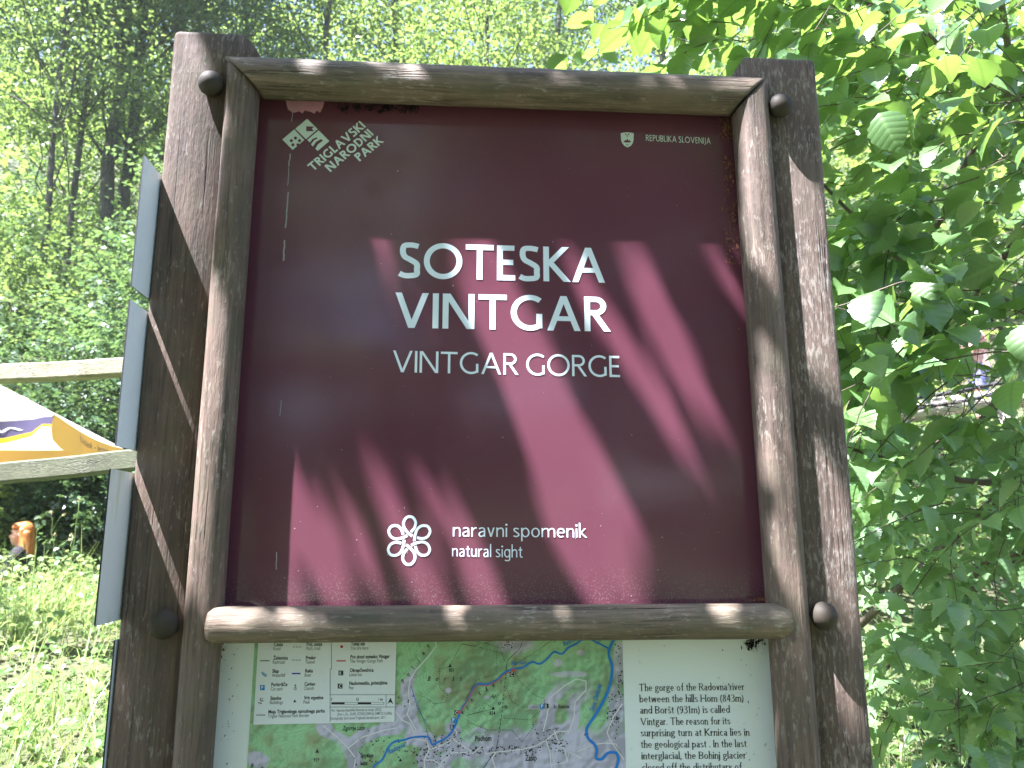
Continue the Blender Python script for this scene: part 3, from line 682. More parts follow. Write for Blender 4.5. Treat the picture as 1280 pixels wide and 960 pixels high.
rad = spl([(1122, 82), (1070, 55), (1010, 32), (960, 60), (920, 80), (890, 110), (850, 100), (820, 130), (780, 160), (740, 150), (690, 180), (650, 183), (600, 205), (570, 235), (520, 260), (465, 262), (440, 300), (420, 340), (390, 380), (370, 430), (345, 490), (310, 530), (270, 550), (240, 562), (220, 525), (145, 527), (100, 540), (50, 550), (20, 580), (0, 625), (-20, 650), (-45, 665), (-60, 700)], 4)
pr.line(cpx(rad), 2.3, Y3)
pr.line(cpx([(135, 270), (160, 350), (190, 420), (215, 490), (220, 525)]), .6, Y1)
for s_, x, y, an, h in (('Radovna', 486, 943, .42, 6), ('Sava Dolinka', 742, 890, 1.23, 6), ('Radovna', 705, 808, .42, 5.5), ('Slap Šum', 639, 831, .03, 4.6)): pr.text(s_, x, y, h, Y3, .8, an, .25)
pr.make('river_print', M['river'], relief)
pr = Print(); pr.line(cpx([(655, 190), (600, 213), (570, 243), (520, 268), (465, 266), (435, 310), (420, 345), (380, 400)]), 1.0, Y4)
for x, y in ((375, 402), (648, 190)): pr.poly(cpx([(x+9*cos(k), y+9*sin(k)) for k in range(6)]), Y4)
pr.make('gorge_path_print', M['redline'], relief)
pr = Print()
pr.line(cpx(spl([(700, 15), (680, 80), (640, 120), (615, 150), (610, 205)], 4)), .65, Y2)
pr.line(cpx([(610, 205), (590, 400), (570, 540)]), .7, Y2, (3, 2.2)); pr.line(cpx([(570, 540), (560, 590), (490, 690)]), .65, Y2)
for tr in ([(330, 165), (390, 60), (450, 70), (560, 40)], [(390, 60), (470, 75), (600, 110)], [(330, 175), (275, 185), (280, 280), (320, 310), (310, 350), (250, 360), (195, 320), (160, 370)], [(160, 370), (220, 470), (265, 550)],
           [(610, 280), (640, 350), (690, 375), (790, 375)], [(650, 195), (690, 260), (760, 320), (800, 330), (805, 370)], [(790, 385), (730, 440), (600, 430)], [(545, 385), (500, 350), (470, 400), (410, 420)], [(420, 450), (520, 490), (640, 490), (690, 550), (750, 470)], [(850, 35), (740, 110), (640, 175)], [(565, 90), (560, 210), (465, 240), (400, 350)]):
    pr.line(cpx(tr), .6, Y2, (1.8, 1.4))
pr.line(cpx([(470, 20), (470, 50), (520, 60), (580, 80), (605, 150)]), .4, Y2)
pr.line(cpx([(545, 385), (420, 415)]), .4, Y2)
rr = random.Random(21)
def houses(x, y, sx, sy, n):
    for k in range(n):
        cx_, cy_ = rr.gauss(x, sx), rr.gauss(y, sy); s_ = rr.uniform(3.2, 4.8); a = rr.uniform(0, 1.5)
        if not 800 < 790+cy_/4: continue
        pr.poly(cpx([(cx_+s_*cos(a+j*pi/2), cy_+s_*sin(a+j*pi/2)) for j in range(4)]), Y2)
for a in ((250, 590, 40, 40, 50), (330, 560, 40, 25, 34), (470, 600, 60, 14, 40), (680, 590, 70, 12, 50), (830, 520, 40, 30, 46), (880, 580, 20, 25, 20), (1150, 420, 18, 50, 46), (1180, 260, 8, 50, 24), (1170, 70, 10, 30, 8), (620, 50, 18, 25, 24), (180, 620, 15, 30, 16), (110, 350, 25, 20, 6), (1010, 500, 15, 30, 5), (90, 590, 50, 30, 8), (-30, 560, 40, 30, 14), (-90, 640, 30, 20, 14)): houses(*a)
for x, y in ((330, 168), (546, 381), (82, 640)): pr.poly(cpx([(x-9, y+7), (x+9, y+7), (x, y-9)]), Y2)
pr.poly([(394, 941), (399, 941), (396.5, 936)], Y2)
for s_, x, y, h in (('Podhom', 594, 926.5, 6.8), ('Zasip', 656.5, 951, 7.4), ('Zgornje Laze', 428.5, 913, 5.6), ('Spodnje', 450.5, 947, 5.6), ('Laze', 450.5, 956.5, 5.6), ('Sv. Katarina', 692, 885.5, 4.6)): pr.text(s_, x, y, h, Y2, .66)
for s_, x, y, h in (('931', 561, 840, 4.6), ('834', 612, 894, 4.6), ('919', 392, 952, 4.6)): pr.text(s_, x, y, h, Y2, .75)
for ch, x, y, an in [(c_, 534.5+i*10.2, 851, 0) for i, c_ in enumerate('Boršt')]+[('V', 579, 893, 1.0), ('i', 585, 887, .9), ('n', 590, 878, .8), ('t', 600, 869, .7), ('g', 607, 863, .5), ('a', 616, 859, .4), ('r', 626, 855, .4)]+[('H', 613, 872, -.5), ('o', 622, 880, -.55), ('m', 629, 884, -.6)]+[(c_, 505+i*6.2, 855-i*9.0, .98) for i, c_ in enumerate('Poljane')]+[('R', 313, 960, 0), ('e', 326, 962, 0)]:
    pr.text(ch, x, y, 5.6, Y2, .8, an, .3)
for x, y in ((571, 891.5), (640, 843.5), (564, 908), (678, 883)): pass
for x, y in ((568, 888), (637, 840), (562.5, 906), (680.5, 879.5)): pr.poly([(x, y), (x+5.4, y), (x+5.4, y+6), (x, y+6)], Y2)
pr.make('place_name_print', M['ink'], relief)
pr = Print()
for x, y in ((564.2, 897), (675, 880)): pr.poly([(x, y), (x+5.2, y), (x+5.2, y+6), (x, y+6)], Y3)
pr.make('parking_symbol', M['parking'], relief)
pr = Print()
for x, y in ((565.6, 902.2), (676.4, 885)): pr.text('P', x, y, 4.6, Y4, .8)
for x, y in ((569.2, 893.2), (638.2, 845.2)): pr.text('C', x, y, 4.4, Y4, .8)
for x, y in ((563.6, 911.2), (681.4, 884.8)): pr.text('II', x, y, 4.4, Y4, .8)
pr.make('symbol_print', M['white'], relief)
# legend
LYY = MPY-.0016
lx = [bpt(*p, LYY) for p in ((323.5, 797), (495.2, 797), (493.2, 903), (316.2, 905.5))]
m, t, b, o = newmat('legend_paper'); b.inputs['Base Color'].default_value = (.72, .75, .77, 1); b.inputs['Roughness'].default_value = .28
V = [(lx[0][0], LYY, ZB-.04), (lx[1][0], LYY, ZB-.04), (lx[2][0]+.004, LYY, lx[2][1]), (lx[3][0]+.002, LYY, lx[3][1])]
x_l = (lx[3][0]+lx[0][0])/2; x_r = (lx[1][0]+lx[2][0])/2; z_b = (lx[2][1]+lx[3][1])/2
legend = put('map_legend', mesh('map_legend', [(x_l, LYY, ZB-.04), (x_r, LYY, ZB-.04), (x_r, LYY, z_b), (x_l, LYY, z_b)], [(0, 3, 2, 1)], m), relief)
E1, E2 = LYY-.0003, LYY-.0006
def lp(x, y): return (310+x/6.4, 790+y/6.4)
pd, pg, pl = Print(.022), Print(.008), Print()
def le(x, y, s1, s2, w1=None, w2=None):
    q = lp(x, y); pd.text(s1, q[0], q[1], 4.3, E1, .66, wpx=w1/6.4 if w1 else None); q = lp(x-4, y+34); pg.text(s2, q[0], q[1], 4.3, E1, .60, wpx=w2/6.4 if w2 else None)
le(206, 113, 'Cesta', 'Road', 73, 56); le(201, 221, 'Železnica', 'Railroad', 118, 95); le(194, 326, 'Slap', 'Waterfall', 52, 105); le(186, 434, 'Parkirišče', 'Car park', 128, 97); le(178, 543, 'Stavbe', 'Buildings', 88, 105); le(162, 652, 'Meja Triglavskega narodnega parka', 'Triglav National Park Border', 452, 332)
le(469, 111, 'Pot, steza', 'Path, trail', 124, 112); le(462, 219, 'Predor', 'Tunnel', 80, 75); le(457, 324, 'Reka', 'River', 62, 52); le(452, 430, 'Cerkev', 'Church', 86, 78); le(447, 540, 'Vrh vzpetine', 'Peak', 155, 52)
le(823, 108, 'Tukaj ste', 'You are here', 112, 144); le(819, 212, 'Pot skozi sotesko Vintgar', 'The Vintgar Gorge Path', 315, 262); le(814, 320, 'Okrepčevalnica', 'Local inn', 190, 100); le(810, 424, 'Nadomestilo, pristojbina', 'Fee', 304, 38)
for (x, y, s_, w_) in ((664, 638, 'Viri:  Agencija Republike Slovenije za okolje (2010),', 405), (715, 668, 'Javni r. Zn., GURS, GTK50 (2004-5), DMV12.5 (2006)', 435), (662, 702, 'Kartografija: Javni zavod Triglavski narodni park, 2011', 435)):
    q = lp(x, y); pg.text(s_, q[0], q[1], 3.4, E1, .55, wpx=w_/6.4)
for x, s_ in ((664, '0'), (865, '0,5'), (1045, '1 km')): q = lp(x, 548); pd.text(s_, q[0], q[1], 3.0, E1, .7)
def lr(P_, x0, x1, y0, y1, Y=E1): P_.poly([lp(x0, y0), lp(x1, y0), lp(x1, y1), lp(x0, y1)], Y)
lr(pd, 667, 773, 562, 580); lr(pd, 878, 985, 562, 580)
for x0, x1 in ((773, 878), (985, 1088)): lr(pl, x0, x1, 561, 564); lr(pl, x0, x1, 577, 580)
lr(pl, 1085, 1089, 562, 580)
lr(pl, 666, 670, 50, 300); lr(pl, 655, 659, 290, 720); lr(pl, 652, 1175, 500, 504); lr(pl, 648, 1170, 598, 602); lr(pl, 1103, 1107, 502, 600)
pd.poly([lp(1115, 575), lp(1140, 525), lp(1162, 578), lp(1138, 560)], E1)
lr(pl, 97, 172, 226, 234); lr(pl, 66, 138, 661, 668)
for k in range(3): lr(pl, 360+k*25, 376+k*25, 117, 123); lr(pl, 355+k*25, 371+k*25, 222, 228)
for k in range(10):
    a = k*.7; x, y = 102+18*cos(a*2.3)*(.4+.6*(k % 3)/2), 552+20*sin(a*1.7); lr(pd, x-4, x+4, y-4, y+4)
pd.poly([lp(362, 563), lp(386, 563), lp(374, 538)], E1)
pd.line([lp(378, 418), lp(378, 445)], .6, E1); pd.line([lp(370, 427), lp(387, 427)], .6, E1)
for q in ribbon([lp(379+9*cos(k*.6), 452+9*sin(k*.6)) for k in range(11)], .7): pd.poly(q, E1)
lr(pd, 724, 762, 309, 347); lr(pd, 718, 756, 413, 452)
pd.make('legend_lettering', M['ink'], legend); pg.make('legend_translation', M['greytext'], legend); pl.make('legend_rule', M['grey'], legend)
pr = Print(); lr(pr, 96, 134, 424, 466); pr.line([lp(105, 320), lp(145, 356)], .9, E1)
for k in range(3): pr.line([lp(112+12*k, 343+8*k), lp(126+12*k, 320+8*k)], .8, E1)
pr.make('legend_blue_symbol', M['parking'], legend)
pr = Print(); lr(pr, 351, 420, 327, 338); pr.make('legend_river_symbol', M['navy'], legend)
pr = Print(); lr(pr, 708, 783, 226, 236); pr.make('legend_path_symbol', M['redline'], legend)
pr = Print(); pr.poly([lp(750+21*cos(2*pi*k/16), 117+21*sin(2*pi*k/16)) for k in range(16)], E1); lr(pr, 100, 170, 121, 127)
q = lp(106, 458); pr.text('P', q[0], q[1], 4.2, E2, .8); q = lp(732, 342); pr.text('II', q[0], q[1], 4.2, E2, .8); q = lp(728, 446); pr.text('C', q[0], q[1], 4.2, E2, .8)
pr.make('legend_white_symbol', M['white'], legend)
pr = Print(); pr.poly([lp(750+12*cos(2*pi*k/16), 117+12*sin(2*pi*k/16)) for k in range(16)], E2); pr.make('legend_red_dot', M['red'], legend)
# paragraph
def body(rows):
    out = []
    for s_, x0, y0, x1, y1 in rows: out += line_text(s_, None, (x0, y0, x1, y1, 9.2), .125, MPY, track=.095, serif=.055, con=.45, space=.30)
    return out
kx, ky = 460/1280, 220/612
rows = [('The gorge of the Radovna river', 442, 345, 808, 341), ('between the hills Hom (843m)', 444, 384, 806, 381), ('and Boršt (931m) is called', 446, 423, 758, 420), ('Vintgar. The reason for its', 447, 463, 759, 460),
        ('surprising turn at Krnica lies in', 448, 502, 826, 499), ('the geological past . In the last', 449, 542, 816, 539), ('interglacial, the Bohinj glacier', 451, 582, 814, 579), ('closed off the distributary of', 453, 622, 799, 619)]
rows = [(s_, 640+a*kx, 740+b_*ky, 640+c_*kx, 740+d*ky) for s_, a, b_, c_, d in rows]
put('paragraph_lettering', polys_mesh('paragraph_lettering', body(rows), M['ink'], MPY), sheet)
M['mould'] = plain('mould_black', (.02, .018, .015), .9, .1)
V, Fc = [], []
for k in range(150):
    j = rg.integers(0, 3); c0 = ((938, 806), (948, 800), (277, 806))[j]; sd = ((4, 4), (4, 3), (3, 7))[j]
    x, z = bpt(c0[0]+rg.normal()*sd[0], max(797, c0[1]+rg.normal()*sd[1])); clod(x, MPY-.001, z, .0011+.0012*rg.random())
for k in range(60):
    x, z = bpt(rg.choice([rg.uniform(900, 958), rg.uniform(276, 300)]), rg.uniform(810, 958)); clod(x, MPY-.0004, z, .0006+.0009*rg.random()**3)
put('mould_spot', mesh('mould_spot', V, Fc, M['mould']), sheet)

# ------------------------------------------------------------------ metal sign plates on the left post
m, t, b, o = newmat('aluminium_mossy'); tc = t.nodes.new('ShaderNodeTexCoord'); ob = tc.outputs['Object']
mp = t.nodes.new('ShaderNodeMapping'); mp.inputs['Scale'].default_value = (1, 1, .12); t.links.new(ob, mp.inputs['Vector'])
c = mixc(t, ramp(t, noise(t, mp.outputs[0], 30, 5), [(.45, (0, 0, 0)), (.62, (.8, .8, .8))]), (.74, .78, .78), (.48, .52, .30))
t.links.new(c, b.inputs['Base Color']); b.inputs['Roughness'].default_value = .5; b.inputs['Metallic'].default_value = .2
M['alu_mossy'] = m
def plate(z0, z1, y0, y1, mat, label, slant=0.0):
    r = thing('direction_sign', label, 'sign', (-.167, 0, ZB+z0), 'metal direction signs stacked on the left post')
    V = [(-.1668, y0, ZB+z0-slant), (-.1668, y1, ZB+z0), (-.1668, y1, ZB+z1), (-.1668, y0, ZB+z1), (-.1645, y0, ZB+z0-slant), (-.1645, y1, ZB+z0), (-.1645, y1, ZB+z1), (-.1645, y0, ZB+z1)]
    put('plate', mesh('plate', V, [(0, 1, 2, 3), (4, 7, 6, 5), (0, 3, 7, 4), (1, 5, 6, 2), (3, 2, 6, 7), (0, 4, 5, 1)], [mat, M['edge']], [0, 0, 1, 1, 1, 1]), r)
    lip = merge([box(-.1676, -.1670, y0+.001, y0+.004, ZB+z0+.002, ZB+z1-.002)])
    put('edge_fold', mesh('edge_fold', *lip, M['edge']), r)
    return r
plate(.515, .748, -.067, .42, M['alu'], 'clean bluish metal sign plate, topmost of the stack on the left post')
plate(.251, .492, -.067, .42, M['alu'], 'greenish grey metal sign plate on the left post, level with the pale upper beam')
plate(-.022, .214, -.078, .42, M['alu_mossy'], 'weathered mossy metal sign plate, just above the lower left bolt cap', 0)
plate(-.285, -.052, -.002, .42, M['alu'], 'metal sign plate seen edge-on as a dark strip, below the mossy one')

# ------------------------------------------------------------------ foliage builders
def unit(v): return v/(np.linalg.norm(v, axis=-1, keepdims=True)+1e-9)
def template(stations, fold=.25, droop=.25, serr=0.0):
    V = []; uv = []
    for k, (v, w) in enumerate(stations):
        ww = w*(1-serr*(k % 2)); vv = v+(serr*.06 if k % 2 else 0)
        for u in (-1, 0, 1):
            V.append((u*ww, vv, abs(u)*ww*fold-droop*v*v)); uv.append((u*ww, v))
    F_ = []
    for k in range(len(stations)-1):
        for c_ in (0, 1):
            a = k*3+c_; F_.append((a, a+1, a+4, a+3))
    return np.array(V), np.array(F_), np.array(uv)
def prof(n, peak=.42, wmax=.42, tip=1.0):
    out = []
    for k in range(n+1):
        v = k/n; w = wmax*(math.sin(pi*v**(math.log(.5)/math.log(peak)))**.75 if 0 < v < 1 else 0)
        if v > .82: w *= (1-v)/.18*.5+.5*((1-v)/.18)**.5
        out.append((v, max(w, .004)))
    return out
T_HAZEL = template(prof(13, .52, .42), .38, .34, .10)
T_BRAM = template(prof(13, .40, .36), .42, .36, .20)
T_MED = template(prof(4, .45, .34), .25, .25)
T_KITE = (np.array([(0, 0, 0), (.36, .42, .1), (0, 1, -.15), (-.36, .42, .1)], float), np.array([(0, 1, 2, 3)]), np.array([(0, 0), (.36, .42), (0, 1), (-.36, .42)], float))
def leaf_arrays(P, D, N, L, T):
    Vt, Ft, Ut = T; D = unit(D); X = unit(np.cross(D, N)); Nn = np.cross(X, D)
    L = np.asarray(L)[:, None, None]
    V = P[:, None, :]+L*(Vt[None, :, 0:1]*X[:, None, :]+Vt[None, :, 1:2]*D[:, None, :]+Vt[None, :, 2:3]*Nn[:, None, :])
    n = len(P); Fc = Ft[None]+(np.arange(n)*len(Vt))[:, None, None]
    return V.reshape(-1, 3), Fc.reshape(-1, 4), np.tile(Ut, (n, 1))
def foliage(name, P, D, N, L, T, mat, parent=None, kind=None, smooth=False):
    V, Fc, uv = leaf_arrays(P, D, N, L, T)
    return put(name, np_mesh(name, V, Fc, mat, uv, smooth), parent, kind)
UP = np.array([0, 0, 1.0])
def sprays(starts, dirs, length, n, rg, leaf, updev=.45, droop=.35, side=.9):
    """flat twig sprays: returns leaf positions, directions, normals, sizes and the twig lines"""
    P, D, N, L, tw = [], [], [], [], []
    for p, d in zip(starts, dirs):
        d = d/np.linalg.norm(d); l = length*rg.uniform(.7, 1.25); nn = max(3, int(n*rg.uniform(.75, 1.2)))
        nrm = unit(UP+rg.normal(size=3)*updev); pts = [p]; cur = p.copy(); dd = d.copy()
        for k in range(nn):
            dd = unit(dd+np.array([0, 0, -droop/nn])+rg.normal(size=3)*.10); cur = cur+dd*l/nn; pts.append(cur.copy())
            sd = unit(np.cross(dd, nrm))*(1 if k % 2 else -1)
            P.append(cur+rg.normal(size=3)*.01*l); D.append(dd*.55+sd*side+np.array([0, 0, -.18])+rg.normal(size=3)*.22); N.append(nrm+rg.normal(size=3)*.30); L.append(leaf*rg.uniform(.6, 1.2))
        P.append(cur); D.append(dd); N.append(nrm); L.append(leaf); tw.append(pts)
    return np.array(P), np.array(D), np.array(N), np.array(L), tw
def twig_mesh(lines, r0, r1, sides=4, step=1):
    V, Fc = [], []
    for pts in lines:
        v, f = tube(pts[::step], np.linspace(r0, r1, len(pts[::step])), sides, False); o_ = len(V); V += v; Fc += [tuple(i+o_ for i in q) for q in f]
    return V, Fc
def curve_pts(a, b_, sag, n=8, rg=RNG, jit=.02):
    a = np.array(a, float); b_ = np.array(b_, float); out = []
    for k in range(n+1):
        u = k/n; out.append(a*(1-u)+b_*u+np.array([0, 0, sag*4*u*(1-u)])+(rg.normal(size=3)*jit if 0 < k < n else 0))
    return out

# ------------------------------------------------------------------ hazel bush at the right, its boughs reaching over the board
rg = np.random.default_rng(101)
hz = thing('hazel_bush', 'big leaved hazel bush right of the board, boughs hanging over the right post', 'bush', (2.3, 2.5, float(ground(2.3, 2.5))))
hb = np.array([2.3, 2.5, float(ground(2.3, 2.5))])
S, Dr = [], []
def region(n, x0, x1, y0, y1, d0, d1):
    out = []
    while len(out) < n:
        px, py, dp = rg.uniform(x0, x1), rg.uniform(y0, y1), rg.uniform(d0, d1)
        p = at_d(px, py, dp)
        if p[2] > ground(p[0], p[1])+.15: out.append(p)
    return out
S = region(215, 1090, 1420, -90, 490, 1.75, 2.7)+region(250, 1040, 1420, -90, 500, 2.7, 4.2)+region(90, 825, 1120, -100, 62, 2.1, 3.3)+region(60, 880, 1150, -110, 60, 3.2, 4.4)
for p in S:
    Dr.append(np.array([-.75, -.25, -.12])+rg.normal(size=3)*.38)
P, D, N, L, tw = sprays(S, Dr, .42, 9, rg, .096, .5, .4)
pp = proj(P+unit(D)*.04); ok = np.ones(len(P), bool); depth = (P-CP) @ cf
hole = (((pp[:, 0]-1219)/42)**2+((pp[:, 1]-434)/42)**2 < 1) & (rg.random(len(P)) < .88)
band = (pp[:, 0] > 1125) & (np.abs(pp[:, 1]-(520-(pp[:, 0]-1090)*.133)) < 25) & (rg.random(len(P)) < .86)
ok &= ~hole & ~band & (P[:, 1] > .28)
th = (P[:, 2]-1.1)/TOSUN[2]; hx0 = P[:, 0]-TOSUN[0]*th; hy0 = P[:, 1]-TOSUN[1]*th
ok &= ~((hx0 > .9)&(hx0 < 3.2)&(hy0 > .2)&(hy0 < 3.0)&(P[:, 2] > 1.7)&(np.sin(hx0*4.1)*np.sin(hy0*3.7+1) > -.2)&(rg.random(len(P)) < .6))
ok &= ~((pp[:, 0] < 1085) & (pp[:, 1] > 95) & (P[:, 1] < .45))
foliage('foliage', P[ok], D[ok], N[ok], L[ok], T_HAZEL, M['hazel'], hz, None, True)
tw2 = [t_ for t_ in tw if min(q[1] for q in t_) > .3]
V, Fc = twig_mesh(tw2, .0022, .0010)
put('twig', mesh('twig', V, Fc, M['twig'], smooth=True), hz)
lines = [[at_d(1085, 5, 2.4), at_d(1150, 35, 2.5), at_d(1190, 75, 2.6), at_d(1240, 115, 2.8), at_d(1330, 200, 3.2), hb+UP*.9, hb],
         [at_d(1020, 222, 2.6), at_d(1130, 330, 2.7), at_d(1200, 352, 2.7), at_d(1290, 395, 2.8), at_d(1390, 470, 3.0), hb+UP*.3],
         [at_d(1150, 445, 2.5), at_d(1220, 400, 2.6), at_d(1250, 385, 2.7), at_d(1320, 400, 2.9), hb+UP*.5],
         [at_d(1200, 370, 2.9), at_d(1280, 440, 2.9), at_d(1350, 560, 3.1), hb], [at_d(800, 22, 3.2), at_d(880, -5, 3.2), at_d(1060, -60, 3.1), at_d(1260, 60, 3.1), hb+UP*1.2, hb],
         [at_d(1060, 560, 2.4), at_d(1200, 600, 2.5), at_d(1330, 640, 2.7), hb+UP*.1]]
parts = []
for l_ in lines:
    l_ = [np.array(q) for q in spl([tuple(q) for q in l_], 5)]; parts.append(tube(l_, np.linspace(.0055, .019, len(l_)), 7))
put('branch', mesh('branch', *merge(parts), M['twig'], smooth=True), hz)

# lower thicket at the right, smaller toothed leaves
br = thing('bramble_thicket', 'low thicket of toothed pale green leaves beside the foot of the right post', 'bush', (1.9, 1.6, float(ground(1.9, 1.6))))
S = region(62, 1085, 1420, 520, 760, 1.8, 2.5)+region(150, 1060, 1420, 490, 740, 2.5, 3.8)+region(52, 1110, 1400, 770, 900, 1.8, 2.6)
P, D, N, L, tw = sprays(S, [np.array([-.6, -.35, .1])+rg.normal(size=3)*.45 for _ in S], .34, 8, rg, .074, .45, .45)
pp = proj(P); ok = (P[:, 1] > .3)&(P[:, 2] > ground(P[:, 0], P[:, 1])+.02)&((np.abs(pp[:, 1]-(522-(pp[:, 0]-1090)*.133)) > 22)|(pp[:, 0] < 1125))
foliage('foliage', P[ok], D[ok], N[ok], L[ok], T_BRAM, M['bramble'], br, None, True)
V, Fc = twig_mesh(tw, .0016, .0008); put('stem', mesh('stem', V, Fc, M['twig'], smooth=True), br)
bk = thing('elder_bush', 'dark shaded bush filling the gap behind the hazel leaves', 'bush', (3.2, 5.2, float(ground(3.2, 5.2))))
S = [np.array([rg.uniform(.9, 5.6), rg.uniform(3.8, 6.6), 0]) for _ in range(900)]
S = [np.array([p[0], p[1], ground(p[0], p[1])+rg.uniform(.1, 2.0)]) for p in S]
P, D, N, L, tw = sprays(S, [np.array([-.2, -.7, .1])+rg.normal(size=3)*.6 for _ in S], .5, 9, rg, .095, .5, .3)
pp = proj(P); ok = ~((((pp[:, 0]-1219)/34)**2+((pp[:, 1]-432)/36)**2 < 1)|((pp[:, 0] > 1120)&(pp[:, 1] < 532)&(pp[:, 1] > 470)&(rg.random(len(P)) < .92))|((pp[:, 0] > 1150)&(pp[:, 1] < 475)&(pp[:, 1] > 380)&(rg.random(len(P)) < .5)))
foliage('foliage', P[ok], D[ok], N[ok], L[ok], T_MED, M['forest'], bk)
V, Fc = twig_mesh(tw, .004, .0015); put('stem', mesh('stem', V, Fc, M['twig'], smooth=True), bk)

# ------------------------------------------------------------------ shrubs on the left slope
def shrub(name, label, x, y, w, h, n, leaf, mat, seed, cat='bush', flat=.45, base=0.0, group=None, dirn=(0, -.5, .25), nleaf=11, tw_l=.5):
    rg = np.random.default_rng(seed); z = float(ground(x, y)); r = thing(name, label, cat, (x, y, z), group)
    S, Dr = [], []
    for k in range(n):
        u = rg.normal(size=3); u /= np.linalg.norm(u); q = rg.random()**.45
        p = np.array([x, y, z+base+h*.5])+u*np.array([w, w*.8, h*.5])*q*(1+.25*sin(u[0]*5+seed)+.2*sin(u[2]*6+seed*2))
        if p[2] < ground(p[0], p[1])+.08: continue
        S.append(p); Dr.append(u*np.array([.8, .8, .35])+np.array(dirn)+rg.normal(size=3)*.3)
    P, D, N, L, tw = sprays(S, Dr, tw_l, nleaf, rg, leaf, flat, .35)
    foliage('foliage', P, D, N, L, T_KITE, mat, r)
    parts = []
    for k in range(7):
        p = S[rg.integers(len(S))]; parts.append(tube(curve_pts((x+rg.normal()*.12, y+rg.normal()*.1, z-.05), p, .15, 6, rg, .04), np.linspace(.03*h/2.2+.004, .006, 7), 6, False))
    V, Fc = merge(parts); v2, f2 = twig_mesh(tw[::3], .006, .002, 3, 3); V, Fc = merge([(V, Fc), (v2, f2)])
    put('stem', mesh('stem', V, Fc, M['twig'], smooth=True), r); return r
def on(px, depth): p = at_d(px, 672, depth); return float(p[0]), float(p[1])
x, y = on(150, 9.8); shrub('shrub', 'tall layered yellow green shrub between forest trunks and the topmost sign plate', x, y, 1.5, 4.6, 1050, .078, M['ash'], 41, tw_l=.7)
x, y = on(30, 9.6); shrub('shrub', 'dark bluish green shrub low at the left edge above the pale upper beam', x, y, 1.5, 3.6, 1050, .068, M['dark_leaf'], 42)
x, y = on(95, 9.2); shrub('shrub', 'dark bluish leafy shrub just above the middle of the pale upper beam', x, y, 1.3, 3.2, 950, .068, M['dark_leaf'], 43)
x, y = on(15, 8.6); shrub('shrub', 'small bright yellowish shrub at the left edge directly above the upper beam', x, y, .6, 2.1, 230, .065, M['beech'], 44)
x, y = on(135, 10.0); shrub('shrub', 'green shrub between the two beams, beside the middle sign plate', x, y, 1.2, 2.3, 700, .065, M['ivy'], 45)
x, y = on(40, 10.2); shrub('shrub', 'low leafy shrub on the slope under the lower beam behind the red-haired person', x, y, 1.9, 1.9, 900, .065, M['ivy'], 46)
x, y = on(-90, 9.3); shrub('shrub', 'broad green shrub beyond the left edge behind the parasols', x, y, 1.6, 3.2, 500, .08, M['ash'], 47)
x, y = on(235, 10.5); shrub('shrub', 'green shrub peeping out left of the left post top', x, y, 1.5, 5.2, 700, .085, M['ash'], 48, tw_l=.7)

for i, (px, dp, w_, h_, mt, lb) in enumerate(((20, 12.5, 1.5, 3.6, 'forest', 'dim green shrub under the first trunks at the far left'), (75, 13.2, 1.4, 3.4, 'ash', 'paler shrub at the foot of the close trunk pair'),
        (150, 13.8, 1.6, 4.2, 'forest', 'dim green shrub behind the topmost sign plate, right of the close trunk pair'), (-60, 13, 1.8, 4.0, 'forest', 'shrub beyond the far left edge of the forest'), (55, 17.5, 2.2, 4.5, 'ash', 'pale shrub high on the slope behind the slim trunks'), (150, 19, 2.4, 5.0, 'forest', 'shrub high on the slope behind the close trunk pair'))):
    x, y = on(px, dp); shrub('shrub', lb, x, y, w_, h_, 620, .09, M[mt], 60+i, tw_l=.7)
# ------------------------------------------------------------------ forest trees up the slope
def tree(name, label, px, depth, h, cr_, nclump, leaf, mat, seed, tr=.12, lean=0.0, cb=.25, per=120, xy=None, group='forest trees on the slope', bigr=1.0, twin=None):
    rg = np.random.default_rng(seed); x, y = xy if xy else on(px, depth); z = float(ground(x, y))
    r = thing(name, label, 'tree', (x, y, z), group)
    top = np.array([x+lean*h, y, z+h]); tp = curve_pts((x, y, z-.3), top, 0, 9, rg, .10*tr/.12*.6)
    parts = [tube(tp, np.linspace(tr, tr*.25, 10), 9)]
    cl = []
    for k in range(nclump):
        u = cb+(1-cb)*rg.random()**.9; a = rg.uniform(0, 2*pi); rad = cr_*(1.15-.75*max(0, (u-.35))/.65)*math.sqrt(rg.random())
        c_ = np.array([x+lean*h*u+rad*cos(a), y+rad*sin(a), z+h*u])
        c_[2] = max(c_[2], ground(c_[0], c_[1])+.5)
        cl.append(c_)
        if k % 3 == 0:
            i = min(8, int(u*9*.9)); parts.append(tube(curve_pts(tp[i], c_, .1*rad, 5, rg, .05), np.linspace(tr*.30*(1.1-u), .012, 6), 5, False))
    cl = np.array(cl); n = nclump*per
    idx = rg.integers(0, nclump, n); sz = rg.uniform(.45, 1.0, nclump)*bigr
    off = rg.normal(size=(n, 3))*np.array([.62, .62, .20])*sz[idx][:, None]
    tilt = rg.normal(size=(nclump, 3))*.25; off[:, 2] += off[:, 0]*tilt[idx][:, 0]+off[:, 1]*tilt[idx][:, 1]-.12*(off[:, 0]**2+off[:, 1]**2)
    P = cl[idx]+off
    D = np.stack([off[:, 0], off[:, 1], -.25*np.ones(n)], 1)+rg.normal(size=(n, 3))*.5; N = UP+rg.normal(size=(n, 3))*.5
    put('trunk', mesh('trunk', *merge(parts), M['bark'], smooth=True), r)
    foliage('crown', P, D, N, leaf*rg.uniform(.7, 1.25, n), T_KITE, mat, r)
    return r
